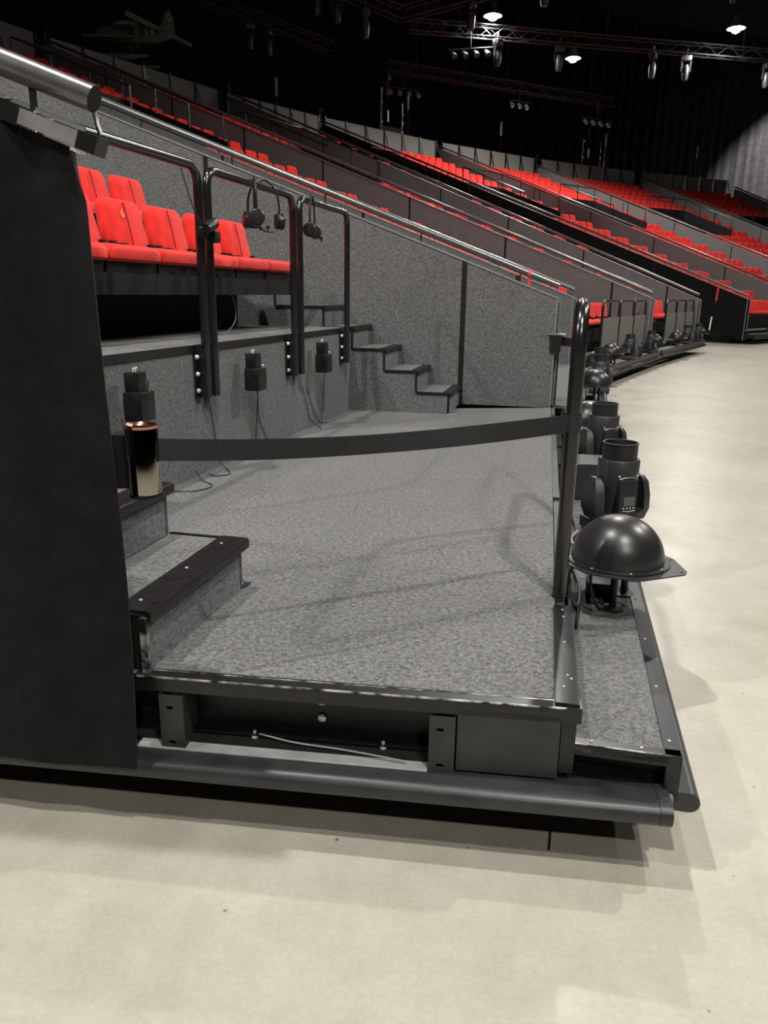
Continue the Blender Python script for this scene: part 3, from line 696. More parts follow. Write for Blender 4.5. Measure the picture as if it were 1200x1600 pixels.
# ------------------------------------------------------------------ guard rails
def u_rail(parent, p0, p1, ztop, zbot, r, rad=.09, m='pipe_black'):
    b = MB(); pts = arc_pts([V((p0.x, p0.y, zbot)), V((p0.x, p0.y, ztop)), V((p1.x, p1.y, ztop)), V((p1.x, p1.y, zbot))], rad, 7)
    b.tube(pts, r, 12); return b.build('rail_tube', m, parent, ang=60)
RT = [(-.86, .385), (.485, 1.70), (1.825, 2.885)]
RLAB = ['black tubular guard rail whose near end hides behind the curtain top', 'black tubular guard rail with headsets hung on it, bolted to the riser wall', 'black tubular guard rail next to the carpeted steps with one headset on it']
for i, (ta, tb) in enumerate(RT):
    g = thing('guard_rail', RLAB[i], 'railing', tuple(kp((ta+tb)/2, .055, .9)))
    u_rail(g, kp(ta, .055), kp(tb, .055), 2.135, .905, .0245, .10)
    for t in (ta, tb):
        sgn = -1 if t == ta else 1
        w_ = .055 if t == tb else .030
        b = MB(); b.sweep([(0, .90), (.012, .90), (.012, 1.175), (0, 1.175)], kp(t-w_, .004), kp(t+.030, .004), KN); bk = part(b, 'fixing_plate', 'black_paint', g)
        b = MB(); b.beam(kp(t, .03, .905), kp(t, .03, 1.17), .05, .05, up=(KN.x, KN.y, 0)); b.build('socket', 'black_paint', bk)
        mx = M(((KD.x, 0, KN.x), (KD.y, 0, KN.y), (0, 1, 0)))
        for z in (.945, 1.04, 1.135) if t == tb else ():
            bb = MB(); bb.lathe([(.014, 0), (.013, .010), (.008, .016), (0, .018)], 12, kp(t-.042, .016, z), mx); bb.build('bolt', 'bolt_steel', bk)
# far guard rails with grey panels
for k in (2, 3):
    q0, q1 = wp(k, 0), wp(k+1, 0); d = (q1-q0).normalized(); L = (q1-q0).length; nn = V((d.y, -d.x, 0))
    fr = ((.355, .565), (.575, .775), (.785, .975))
    lab = {2: ['first grey panelled guard rail past the front seats of the nearer far platform', 'middle grey panelled guard rail on the nearer far platform', 'grey panelled guard rail touching the dark side wall on the nearer far platform'],
           3: ['first grey panelled guard rail past the front seats of the last platform', 'middle grey panelled guard rail on the last platform', 'grey panelled guard rail touching the wall end on the last platform']}[k]
    for i, (f0, f1) in enumerate(fr):
        a, c = q0+d*L*f0-nn*.06, q0+d*L*f1-nn*.06
        g = thing('guard_rail', lab[i], 'railing', (((a+c)/2).x, ((a+c)/2).y, ZD))
        u_rail(g, a, c, 1.40, ZD, .024, .10)
        b = MB(); b.prism([V((a.x, a.y, ZD+.05))+d*.04, V((c.x, c.y, ZD+.05))-d*.04, V((c.x, c.y, 1.10))-d*.04, V((a.x, a.y, 1.10))+d*.04], nn*.02); b.build('infill_panel', 'panel_grey', g, smooth=False)

# bent rail at the deck edge with the belt, and the belt cassette
post = thing('guard_rail', 'bent black tubular rail standing on the deck edge and holding the barrier belt', 'railing', (.637, 2.592, ZD))
b = MB(); pa, pc = V((.637, 2.592, 0)), V((.880, 3.55, 0))
b.tube(arc_pts([V((pa.x, pa.y, ZD)), V((pa.x, pa.y, 1.465)), V((pc.x, pc.y, 1.465)), V((pc.x, pc.y, ZD))], .16, 9), .0255, 16); part(b, 'rail_tube', 'pipe_black', post, ang=60)
b = MB(); b.lathe([(.027, 0), (.027, .006), (.0255, .006)], 16, (pa.x, pa.y, ZD)); part(b, 'foot_ring', 'black_matte', post)
belt = thing('barrier_belt', 'black webbing belt stretched across the platform from cassette to bent rail', 'belt', (0, 2.3, 1.05))
ca = fp(-.648, .045)
b = MB(); A0 = V((ca.x+.035, ca.y, 1.092)); A1 = V((pa.x-.02, pa.y-.02, 1.083)); n = 40; vs = []
for i in range(n+1):
    t = i/n; p = lerp(A0, A1, t); p.z -= .030*4*t*(1-t)*(1-.35*t)
    h = .030+.001*math.sin(t*9); tilt = .006*math.sin(t*7)
    vs += [V((p.x+tilt*.3, p.y+tilt, p.z-h)), V((p.x-tilt*.3, p.y-tilt, p.z+h)), V((p.x-tilt*.3, p.y-tilt+.0025, p.z+h)), V((p.x+tilt*.3, p.y+tilt+.0025, p.z-h))]
fs = [(0, 1, 2, 3), (4*n, 4*n+3, 4*n+2, 4*n+1)]
for i in range(n):
    for q in range(4): fs.append((4*i+q, 4*i+(q+1) % 4, 4*i+4+(q+1) % 4, 4*i+4+q))
b.add(vs, fs); part(b, 'webbing', 'belt', belt, ang=60)
b = MB(); pts = []
for zz in (1.052, 1.114): pts.append([V((pa.x+.0285*math.cos(a), pa.y+.0285*math.sin(a), zz)) for a in [2*PI*i/20 for i in range(20)]])
b.loft(pts, cap=False); part(b, 'wrap', 'belt', belt)
can = thing('belt_cassette', 'polished bronze-chrome cylinder belt cassette at the curtain edge', 'belt cassette', (ca.x, ca.y, .97))
b = MB(); b.lathe([(.040, .972), (.0435, .975), (.0435, 1.150), (.041, 1.155)], 32, (ca.x, ca.y, 0)); part(b, 'shell', 'chrome_bronze', can)
b = MB(); b.lathe([(.0435, 1.150), (.046, 1.152), (.046, 1.158), (.040, 1.160), (.036, 1.152), (0, 1.150)], 32, (ca.x, ca.y, 0)); part(b, 'lid', 'copper', can)
b = MB(); b.lathe([(.042, .966), (.042, .972), (0, .972)], 24, (ca.x, ca.y, 0)); b.box(ca.x-.012, ca.x+.012, ca.y-.05, ca.y-.042, .966, .974); part(b, 'base_ring', 'black_matte', can)
b = MB(); b.box(ca.x-.085, ca.x-.035, ca.y-.005, ca.y+.06, .985, 1.13); part(b, 'wall_bracket', 'black_matte', can)

# ------------------------------------------------------------------ curtain, its rail, the near handrail
cur = thing('stage_curtain', 'heavy black curtain hanging from the sloping channel down to the bumper', 'curtain', (fp(-1.2).x, fp(-1.2).y, .18))
nx, nz = 90, 44; vs = []; fs = []
def ctop(x): return 1.812+(-.69-x)*.37
for side in (0, 1):
    for i in range(nx+1):
        x = -.692-1.35*i/nx
        for j in range(nz+1):
            t = j/nz; zb = .222+.006*math.sin(x*9); zt = ctop(x)-.012; z = zb+(zt-zb)*t
            amp = .010+.012*(t**3); off = -.050+amp*math.sin(x*23+1.3*math.sin(x*5))*(.35+.65*t)+.006*math.sin(x*61+2)*max(0, t-.8)*5-.060*(1-t)**3
            if i < 4: off += .006*math.sin(t*5.0)*(1-i/4)
            xx = x + (.004*math.sin(t*PI*2.2)+.030*(1-t)-.030*max(0, t-.93)/.07*(1 if i == 0 else .3) if i < 6 else 0)*(1-i/6)
            p = fp(xx, off+(.004 if side else 0), z); vs.append(p)
N1 = (nx+1)*(nz+1)
for i in range(nx):
    for j in range(nz):
        a = i*(nz+1)+j; fs.append((a, a+1, a+nz+2, a+nz+1)); fs.append((N1+a, N1+a+nz+1, N1+a+nz+2, N1+a+1))
for j in range(nz): fs.append((j, N1+j, N1+j+1, j+1))
for i in range(nx):
    a = i*(nz+1); fs.append((a, a+nz+1, N1+a+nz+1, N1+a)); a += nz; fs.append((a, N1+a, N1+a+nz+1, a+nz+1))
b = MB(); b.add(vs, fs); part(b, 'cloth', 'curtain_black', cur, ang=80)
ch = thing('curtain_channel', 'sloping aluminium and black channel holding the curtain top', 'rail', (fp(-1.0).x, fp(-1.0).y, 1.9))
def cl(x, z, off=0): return fp(x, off, z+(-.69-x)*.37)
b = MB(); b.beam(cl(-.700, 1.823, -.035), cl(-.835, 1.823, -.035), .05, .034); part(b, 'bright_channel', 'alu_dark', ch)
b = MB(); b.beam(cl(-.655, 1.823, -.035), cl(-.700, 1.823, -.035), .054, .040); part(b, 'end_cap', 'black_paint', ch)
b = MB(); b.beam(cl(-.836, 1.823, -.035), cl(-2.0, 1.823, -.035), .054, .044); part(b, 'black_channel', 'black_paint', ch)
b = MB(); b.beam(cl(-.72, 1.85, .02), cl(-2.0, 1.85, .02), .012, .012); b.lathe([(.01, 0), (.01, .006), (0, .007)], 10, cl(-.80, 1.843, -.035)); b.lathe([(.01, 0), (.01, .006), (0, .007)], 10, cl(-.87, 1.848, -.035)); part(b, 'top_strip', 'alu_dark', ch)
b = MB(); b.beam(cl(-.695, 1.798, -.045), cl(-.72, 1.798, -.045), .02, .01); part(b, 'clip', 'white_plastic', ch)
hr = thing('handrail', 'thick black handrail tube ending above the curtain channel', 'handrail', (fp(-1.0).x, fp(-1.0).y, 2.0))
b = MB(); b.tube([cl(-.690, 1.925, .02), cl(-2.4, 1.925, .02)], .030, 20); part(b, 'tube', 'rail_steel', hr, ang=60)
b = MB(); b.lathe([(.0302, 0), (.0302, .002), (0, .003)], 20, cl(-.690, 1.925, .02), V((0, 0, 1)).rotation_difference(V((FD.x, FD.y, -.37))).to_matrix()); part(b, 'end_plug', 'black_matte', hr)
b = MB()
for x in (-.84, -1.5): b = MB(); b.tube([cl(x, 1.84, .02), cl(x, 1.92, .02)], .009, 8); part(b, 'bracket', 'black_paint', hr)
# plastic tie and cord hanging at the rail end
tie = thing('cable_tie', 'thin pale tie and black cord hanging off the near guard rail', 'cable', (fp(-.70).x, fp(-.70).y, 1.85))
b = MB(); b.tube(smooth_path([cl(-.705, 1.90, .05), cl(-.70, 1.872, .05), cl(-.694, 1.858, .05)]), .0035, 6); part(b, 'tie', 'white_plastic', tie)
b = MB(); b.tube(smooth_path([cl(-.715, 1.90, .06), cl(-.705, 1.85, .06), cl(-.697, 1.815, .06)]), .003, 6); part(b, 'cord', 'cable', tie)

# ------------------------------------------------------------------ boxes, cables, headsets at the riser wall
BLAB = ['black wall speaker box with looping cable nearest the bronze cassette', 'black wall speaker box between the two middle rail feet', 'black wall speaker box closest to the carpeted steps']
for i, t in enumerate((-.385, .91, 2.155)):
    g = thing('wall_speaker', BLAB[i], 'speaker', tuple(kp(t, .06, .9)), math.atan2(KD.y, KD.x), local=True)
    # local: x along the wall, -y towards the deck
    b = MB(); b.rbox(-.060, .060, -.10, .0, -.01, .13, .006); bd = b.build('lower_box', 'black_paint', g)
    b = MB(); b.rbox(-.040, .040, -.075, .0, .13, .222, .005); b.build('upper_box', 'black_paint', g)
    b = MB(); b.tube([(-.012, -.035, .222), (-.012, -.035, .236), (.0, -.035, .240)], .004, 6); b.tube([(.010, -.035, .222), (.010, -.035, .238), (.020, -.035, .240)], .004, 6); b.build('terminal', 'bolt_steel', g)
    b = MB()
    if i == 0: b.tube(smooth_path([(.01, -.07, .13), (.012, -.075, .165), (.05, -.07, .178), (.085, -.05, .15), (.10, -.03, .08), (.105, -.02, -.03), (.15, -.01, -.14), (.155, -.01, -.30)]), .0028, 6)
    else: b.tube(smooth_path([(.02, -.075, .16), (.06, -.07, .165), (.075, -.05, .13), (.08, -.03, .02), (.07, -.02, -.15), (.045, -.015, -.36), (.03, -.02, -.43)]), .0028, 6)
    b.build('cable', 'cable', g)
    if i:
        b = MB(); b.tube([(.055, -.06, .145), (.085, -.065, .138)], .007, 8); b.build('plug', 'white_plastic', g)
def cable(label, pts, r=.003, m='cable'):
    b = MB(); b.tube(smooth_path(pts, 8), r, 6); o = b.build('cable', m, None); tag(o, label, 'cable'); return o
cable('thin black cable from the first rail foot down to the platform carpet', [kp(.44, .03, .93), kp(.47, .012, .88), kp(.52, .008, .72), kp(.56, .02, .50), kp(.50, .10, .456), kp(.40, .16, .455), kp(.33, .11, .455), kp(.36, .05, .456)])
cable('curled black cable end lying on the carpet below the first speaker box', [kp(-.2, .03, .60), kp(-.14, .02, .50), kp(-.06, .10, .455), kp(.0, .19, .455), kp(.12, .20, .455), kp(.20, .10, .455), kp(.24, .03, .50)])
cable('forked black cable dropping beside the middle speaker box', [kp(1.12, .012, 1.1), kp(1.14, .012, .80), kp(1.16, .012, .66), kp(1.28, .012, .50), kp(1.36, .05, .455)])
cable('pair of thin black cable tails hanging against the riser wall by the steps', [kp(1.93, .012, .80), kp(2.02, .012, .66), kp(2.10, .012, .52), kp(2.16, .06, .455), kp(2.05, .12, .455)])
cable('single black cable tail reaching the carpet near the steps', [kp(2.04, .012, .77), kp(2.14, .012, .62), kp(2.30, .015, .47), kp(2.36, .06, .456)])
cable('pale wire looping in front of the dark seat platform', [kp(1.62, -.60, 1.60), kp(1.72, -.55, 1.58), kp(1.88, -.52, 1.45), kp(1.88, -.5, 1.30), kp(1.74, -.5, 1.203), kp(1.6, -.5, 1.203)], .003, 'cable_grey')
cable('short pale wire tail under the end seat', [kp(1.62, -.60, 1.60), kp(1.57, -.57, 1.52), kp(1.60, -.55, 1.38), kp(1.59, -.55, 1.25)], .003, 'cable_grey')
cable('thin black cord dropping from the near guard rail to the clip lamp', [kp(.22, .055, 2.11), kp(.25, .07, 2.0), kp(.30, .08, 1.90), kp(.34, .09, 1.84)], .003)
b = MB(); b.prism([V((.493, 1.90, 0)), V((.500, 1.899, 0)), V((.479, 1.815, 0)), V((.472, 1.816, 0))], (0, 0, .0015)); tag(b.build('floor_mark', 'black_matte', None, smooth=False), 'short dark mark on the concrete in front of the bumper', 'tape')  # thin dark strip laid on the floor as a plain mark
def headset(label, t, zrail, sc=1.0, rot=0.0):
    g = thing('headset', label, 'headset', tuple(kp(t, .055, zrail)), math.atan2(KD.y, KD.x)+rot, group='headsets on the guard rails', local=True)
    b = MB(); pts = []
    for i in range(17):
        a = PI*i/16; pts.append(V((.085*math.cos(a), -.03, -.10+.13*math.sin(a))))
    b.tube([V((.085, -.03, -.16))]+pts+[V((-.085, -.03, -.16))], .006, 8); b.build('headband', 'black_paint', g)
    for sx in (-1, 1):
        b = MB(); mx = M.Rotation(sx*PI/2, 3, 'Y'); b.lathe([(0, -.012), (.036, -.012), (.042, 0), (.042, .018), (.034, .026), (0, .028)], 18, (sx*.085, -.03, -.175), mx); ec = b.build('ear_cup', 'black_paint', g)
        b = MB(); b.lathe([(.040, -.02), (.040, -.006), (.028, -.004)], 16, (sx*.085, -.03, -.175), mx); b.build('ear_pad', 'black_matte', ec)
    b = MB(); b.tube(smooth_path([(.095, -.035, -.19), (.06, -.07, -.225), (.01, -.09, -.235), (-.03, -.09, -.22)]), .004, 6); b.lathe([(0, -.01), (.010, -.006), (.010, .006), (0, .01)], 8, (-.035, -.09, -.218)); b.build('microphone_boom', 'black_paint', g)
    g.scale = (1.18, 1.18, 1.18)
    return g
headset('black headset with round ear cups hanging from the middle of the guard rail', 1.02, 2.135, rot=.5)
headset('black headset hanging next to another one on the same rail', 1.205, 2.135, rot=-.9)
headset('black headset hanging on the short guard rail by the steps', 1.985, 2.135, rot=.2)
g = thing('clip_lamp', 'small black clip lamp clamped to the guard rail upright', 'lamp', tuple(kp(.36, .09, 1.80)), math.atan2(KD.y, KD.x), local=True)
b = MB(); b.rbox(-.03, .03, -.04, .03, -.03, .03, .008); b.build('clamp', 'black_paint', g)
b = MB(); b.lathe([(0, -.05), (.025, -.05), (.032, 0), (.028, .05), (0, .055)], 14, (-.03, -.06, .03), M.Rotation(1.2, 3, 'Y')); b.build('lamp_head', 'black_paint', g)
b = MB(); b.rbox(.0, .07, -.07, -.02, -.05, .01, .01); b.build('grip', 'black_matte', g)
# clamp on wall 1's end
g = thing('wall_clamp', 'black clamp block with arm on the end of the charcoal felt wall', 'clamp', tuple(sp(-.02, -.02, 1.0)))
b = MB(); c = sp(-.02, -.05, 1.06); b.obox(c, u1*.05, n1*.09, (0, 0, .075)); part(b, 'block', 'black_matte', g)
b = MB(); b.beam(sp(-.04, -.06, 1.08), sp(-.28, -.02, 1.06), .05, .08); part(b, 'arm', 'black_matte', g)
b = MB(); b.obox(sp(-.03, -.05, 1.142), u1*.08, n1*.08, (0, 0, .004)); part(b, 'top_plate', 'alu_dark', g)
b = MB(); b.beam(sp(-.03, -.22, ZD), sp(-.03, -.22, 1.0), .05, .05, up=(u1.x, u1.y, 0)); part(b, 'post', 'black_matte', g)

# ------------------------------------------------------------------ dome covers and moving heads on the ledges
def make_dome():
    g = thing('dome_cover', 'dome', 'dome', local=True)
    b = MB(); r = .174; b.lathe([(r*math.cos(a), .194+.172*math.sin(a)) for a in [PI/2*i/18 for i in range(18)]]+[(0, .366)], 48); b.build('dome_shell', 'dome_black', g, ang=60)
    b = MB(); b.lathe([(.165, .190), (.194, .190), (.194, .196), (.174, .198)], 48); fl = b.build('flange_ring', 'dome_black', g)
    for i in range(8):
        a = 2*PI*i/8+.2; bb = MB(); bb.lathe([(.004, 0), (.004, .003), (0, .004)], 8, (.183*math.cos(a), .184*math.sin(a), .196)); bb.build('rivet', 'bolt_steel', fl)
    out = [(-.215, .05), (-.215, -.06), (-.12, -.19), (.045, -.225), (.06, -.225), (.235, -.11), (.245, -.08), (.215, .06), (.10, .20), (-.10, .20)]
    hole = lambda cx, cy: [(cx+.006*math.cos(2*PI*i/8), cy+.006*math.sin(2*PI*i/8)) for i in range(8)]
    pl = plate(out, [hole(.224, -.092), hole(.202, .046)], (0, 0, .187), (1, 0, 0), (0, 1, 0), .005); pl.build('base_plate', 'fixture_black', g, smooth=False)
    for x, y in ((-.005, -.045), (.05, .13)):
        b = MB(); b.lathe([(.042, 0), (.042, .006), (.016, .008), (.014, .009), (.014, .184)], 18, (x, y, 0)); b.build('leg', 'fixture_dark', g)
    b = MB(); b.rbox(-.10, .0, .06, .16, .0, .06, .006); b.build('driver_box', 'fixture_dark', g)
    b = MB(); b.tube(smooth_path([(-.10, -.11, .185), (-.095, -.12, .10), (-.06, -.10, .02), (-.04, -.02, .006), (-.06, .05, .03)]), .006, 7); b.tube(smooth_path([(-.16, -.08, .185), (-.19, -.09, .10), (-.15, -.11, .02), (-.13, -.02, .006)]), .006, 7); b.build('cable', 'cable', g)
    return g
def make_head():
    g = thing('moving_head', 'head', 'stage light', local=True)
    b = MB(); b.rbox(-.125, .125, -.125, .125, .012, .075, .012); bs = b.build('base', 'fixture_black', g)
    for x in (-.1, .1):
        for y in (-.1, .1):
            bb = MB(); bb.lathe([(.016, 0), (.016, .012)], 10, (x, y, 0)); bb.build('foot', 'fixture_dark', bs)
    b = MB(); b.lathe([(.085, .075), (.085, .09), (.07, .095)], 24); b.build('turntable', 'fixture_dark', g)
    for sx in (-1, 1):
        b = MB(); rr = []
        for (y0, y1, z, x0, x1) in ((-.075, .075, .085, .02, .135), (-.085, .085, .14, .112, .155), (-.08, .08, .21, .112, .155), (-.06, .06, .275, .112, .150), (-.03, .03, .30, .115, .14)):
            rr.append([V((sx*x0, y0, z)), V((sx*x1, y0*.8, z)), V((sx*x1, y1*.8, z)), V((sx*x0, y1, z))])
        b.loft(rr); b.build('yoke_arm', 'fixture_black', g)
    b = MB(); b.lathe([(.055, .10), (.075, .11), (.082, .17), (.094, .24), (.100, .29), (.101, .385), (.096, .392)], 32); hd = b.build('head_body', 'fixture_black', g)
    b = MB(); b.lathe([(.085, .39), (.085, .465), (.088, .467), (.088, .472), (.079, .472), (.077, .44), (.04, .435), (0, .435)], 32); b.build('lens_hood', 'fixture_dark', hd)
    b = MB(); b.lathe([(.06, .437), (.035, .446), (0, .449)], 24); b.build('lens', 'lens_glass', hd)
    b = MB(); b.rbox(-.052, .052, -.112, -.05, .125, .305, .012); fr = b.build('front_cover', 'fixture_dark', g)
    b = MB(); b.box(-.026, .034, -.1145, -.111, .172, .218); b.build('display', 'lcd', fr)
    b = MB()
    for i in range(4): b.lathe([(.0042, 0), (.003, .002), (0, .003)], 8, (-.024+.0185*i, -.1125, .160), M.Rotation(PI/2, 3, 'X'))
    b.build('buttons', 'white_plastic', fr)
    b = MB(); b.tube([(-.030, -.113, .148), (.006, -.113, .143), (.040, -.113, .148)], .0028, 6); b.build('edge_light', 'alu', fr)
    b = MB(); b.tube(smooth_path([(-.05, -.094, .304), (-.02, -.102, .312), (.02, -.102, .312), (.05, -.094, .304)]), .003, 6); b.build('trim_arc', 'alu_dark', hd)
    for x in (-.05, .05):
        bb = MB(); bb.lathe([(.006, 0), (.005, .003), (0, .003)], 8, (x, -.092, .318), M.Rotation(PI/2, 3, 'X')); bb.build('screw', 'bolt_steel', hd)
    return g
def make_box():
    g = thing('floor_speaker', 'box', 'speaker', local=True)
    b = MB(); pts = [(-.16, 0), (.14, 0), (.14, .22)]
    for k in range(9): a = PI/2*k/8; pts.append((-.02-.14*math.sin(a), .08+.14*math.cos(a)))
    b.prism([V((x, -.15, z)) for x, z in pts], (0, .30, 0)); b.build('cabinet', 'fixture_black', g)
    b = MB(); b.box(.14, .146, -.135, .135, .015, .205); b.build('grille', 'black_matte', g)
    return g
dome0, head0, box0 = make_dome(), make_head(), make_box()
used = set()
def put(proto, loc, rz, label, group):
    if proto.name in used: return dup(proto, loc, rz, label, group)
    used.add(proto.name); proto.location = loc; proto.rotation_euler = (0, 0, rz); proto['label'] = label; proto['group'] = group; return proto
def on_ledge(q0, q1, dist, o=.17):
    d = (q1-q0).normalized(); nn = V((d.y, -d.x, 0)); p = q0+d*dist+nn*o; return V((p.x, p.y, ZL)), -math.atan2(d.x, d.y)
G0 = (ep(0), ep(ELEN, .10)); G1 = (V((1.84, 7.57, 0)), V((3.05, 12.2, 0))); G2 = (wp(2, 0), wp(3, 0)); G3 = (wp(3, 0), wp(4, 0)); G5 = (wp(5, 0), wp(6, 0))
HL = 'black moving head light '
DL = 'glossy black dome cover '
for nm, (a, c), ds, hs, bs, wh in (('near', G0, (1.04, 4.42), (2.03, 3.50), (2.80,), 'on the near platform ledge'), ('second', G1, (1.35, 4.3), (2.2, 3.5), (2.9,), 'on the ledge past the charcoal felt wall'),
                               ('third', G2, (1.9, 5.95), (3.15, 5.2), (4.15,), 'on the nearer far platform'), ('fourth', G3, (2.1, 5.2), (3.1, 4.6), (3.9,), 'on the last bumper platform')):
    for i, d in enumerate(ds):
        p, rz = on_ledge(a, c, d, .215)
        lab = DL+wh+(', first of the pair' if i == 0 else ', beyond the moving heads')
        if nm == 'near' and i == 0: lab = 'large glossy black dome cover on legs beside the bent rail'
        put(dome0, p, rz, lab, 'dome covers on the ledges')
    for i, d in enumerate(hs):
        p, rz = on_ledge(a, c, d, .27)
        put(head0, p, rz+(.50 if nm == 'near' else 1.2*i), HL+wh+(' right behind the dome' if i == 0 else ', second of the pair'), 'moving heads on the ledges')
    for d in bs:
        p, rz = on_ledge(a, c, d, .15); put(box0, p, rz, 'black floor speaker between two moving heads '+wh, 'floor speakers')
p, rz = on_ledge(*G5, 2.0); put(box0, p, rz, 'dark speaker box on the ledge past the near black wall', 'floor speakers')
cable('black power cable lying along the near ledge under the dome', [LP(.13, .07, ZL+.006), LP(.20, .09, ZL+.006), LP(.26, .06, ZL+.006), LP(.33, .09, ZL+.006), LP(.40, .07, ZL+.006)], .006)
cable('pale cable bundle on the near ledge behind the dome', [LP(.24, .06, ZL+.03), LP(.27, .10, ZL+.02), LP(.30, .06, ZL+.03), LP(.34, .10, ZL+.008)], .008, 'cable_grey')

# ------------------------------------------------------------------ red strap and tape marks on wall 5
g = thing('red_strap', 'red strap hanging down the near black wall from its rail', 'strap', tuple(wp(5, .9, 1.3)))
n5 = V((wu(5).y, -wu(5).x, 0)); n5 = n5 if n5.y < 0 else -n5
b = MB(); b.beam(wp(5, .95, wz(5, .95)+.08)+n5*.02, wp(5, .98, wz(5, .95)-.42)+n5*.02, .05, .012, up=(n5.x, n5.y, 0)); part(b, 'strap', 'red_tape', g)
b = MB(); b.beam(wp(5, .98, wz(5, .95)-.42)+n5*.02, wp(5, .98, wz(5, .95)-.52)+n5*.02, .03, .014, up=(n5.x, n5.y, 0)); part(b, 'strap_end', 'copper', g)
g = thing('edge_marker', 'upright white marker strip on the near black wall', 'marker', tuple(wp(5, 1.1, .2)))
b = MB(); b.beam(wp(5, 1.08, .42)+n5*.02, wp(5, 1.05, .86)+n5*.02, .045, .012, up=(n5.x, n5.y, 0)); part(b, 'strip', 'white_plastic', g)
b = MB(); b.beam(wp(5, 0, .10)+n5*.03, wp(5, 7, .10)+n5*.03, .05, .12); part(b, 'skirting', 'black_matte', g) if False else None

# ------------------------------------------------------------------ equipment at the back: booth, light stands
def light_stand(label, p, h, tube=True):
    g = thing('light_stand', label, 'light', tuple(p), group='lights at the back barrier', local=True)
    b = MB(); b.tube([(0, 0, 0), (0, 0, h)], .03, 8); b.build('pole', 'pipe_black', g)
    b = MB(); b.box(-.05, .05, -.04, .04, h-.7, h); b.build('light_bar', 'cable_grey', g)
def bq(k, f, ds=.3, z=None):
    p = lerp(wp(k, row_s(NROW)+ds), wp(k+1, row_s(NROW)+ds), f); return V((p.x, p.y, row_z(NROW) if z is None else z))
for k, f, h in ((4, .55, 2.1), (5, .50, 2.9), (5, .73, 2.9), (6, .62, 2.6), (7, .66, 2.9), (8, .62, 2.9)):
    light_stand({4: 'dim upright light bar at the head of the tier before the near black wall', 5: 'slim upright light bar among the pale panels by the booth', 6: 'slim upright light bar over the dark barrier boards', 7: 'slim upright light bar behind the broad seat block', 8: 'slim white light bar above the pale panels'}[k], bq(k, f), h)
for k, f, lab in ((5, .61, 'black control booth frame with small lights behind the pale barrier panels'), (7, .55, 'dim control booth frame behind the broad seat block')):
    p = bq(k, f, .5); g = thing('control_booth', lab, 'booth', tuple(p), math.atan2(*(wp(k+1, 5)-wp(k, 5)).to_2d().yx), local=True)
    b = MB(); b.box(-.75, .75, -.05, .3, 0, 1.3); b.build('desk', 'black_matte', g)
    b = MB(); b.tube([(-.75, 0, 0), (-.75, 0, 2.5), (.75, 0, 2.5), (.75, 0, 0)], .03, 6); b.build('frame', 'pipe_black', g)
    b = MB(); b.tube([(-.3, 0, 2.5), (-.3, 0, 3.6)], .03, 6); b.rbox(-.42, -.18, -.15, .15, 3.3, 3.7, .03); b.build('spotlight', 'truss', g)
    for x, z, w, h in ((-.72, 1.4, .03, .12), (-.72, 2.3, .03, .12), (.72, 1.1, .03, .12), (.72, 1.5, .03, .12), (.72, 1.9, .03, .12), (-.3, 1.5, .04, .5)):
        b = MB(); b.box(x-w, x+w, -.08, -.03, z, z+h); b.build('pilot_light', 'white_plastic', g, smooth=False)
for k in (3, 4, 5, 7, 8):
    p = wp(k, LW[k]-.05, wz(k, LW[k])+.1); g = thing('clip_spotlight', 'small spotlight clipped on the upper end of a side wall', 'light', tuple(p), random.random()*3, group='clip spotlights', local=True)
    b = MB(); b.tube([(0, 0, 0), (0, 0, .35)], .025, 6); b.build('stem', 'truss', g)
    b = MB(); b.lathe([(.06, -.12), (.10, .10), (.09, .11), (0, .10)], 10, (0, 0, .42), M.Rotation(1.1, 3, 'X')); b.build('lamp_can', 'truss', g)

# ------------------------------------------------------------------ trusses, fixtures and flood lamps
def truss(label, p0, p1, w=.40, hang=True):
    p0, p1 = V(p0), V(p1); mid = (p0+p1)/2; g = thing('lighting_truss', label, 'truss', tuple(mid)); d = (p1-p0); L = d.length; d.normalize()
    sx = d.cross(V((0, 0, 1))).normalized(); up = sx.cross(d)
    cs = [sx*a*w/2+up*c*w/2 for a, c in ((-1, -1), (1, -1), (1, 1), (-1, 1))]
    for c in cs:
        b = MB(); b.tube([p0+c, p1+c], .028, 6); b.build('chord', 'truss', g)
    n = max(4, int(L/.55)); b = MB()
    for i in range(n):
        a, e = p0+d*L*i/n, p0+d*L*(i+1)/n
        for q in range(4): 
            c0, c1 = cs[q], cs[(q+1) % 4]
            if i % 2: c0, c1 = c1, c0
            b.tube([a+c0, e+c1], .014, 4, caps=False)
    b.build('lattice', 'truss', g)
    for t in (.12, .5, .88):
        b = MB(); p = lerp(p0, p1, t); b.tube([p, V((p.x, p.y, 20.98))], .012, 5); b.build('suspension_cable', 'truss', g)
truss('long lighting truss crossing in front of the bright floodlight', (.75, 33.9, 11.5), (17.0, 37.4, 11.5))
truss('dim lower lighting truss nearest the far drape', (-.2, 40.3, 11.7), (12.0, 45.6, 11.4))
truss('angled truss branch rising to the right under the roof', (.4, 32.0, 11.3), (7.5, 30.5, 12.6))
truss('angled truss branch leading left with bright lamps on it', (.4, 32.0, 11.3), (-3.0, 30.8, 12.1))
truss('faint truss over the far left of the hall', (-8.0, 33.0, 12.4), (-2.5, 36.5, 11.4))
truss('truss crossing under the roof above the right floodlight', (13.5, 33.0, 13.2), (18.0, 34.0, 12.0))
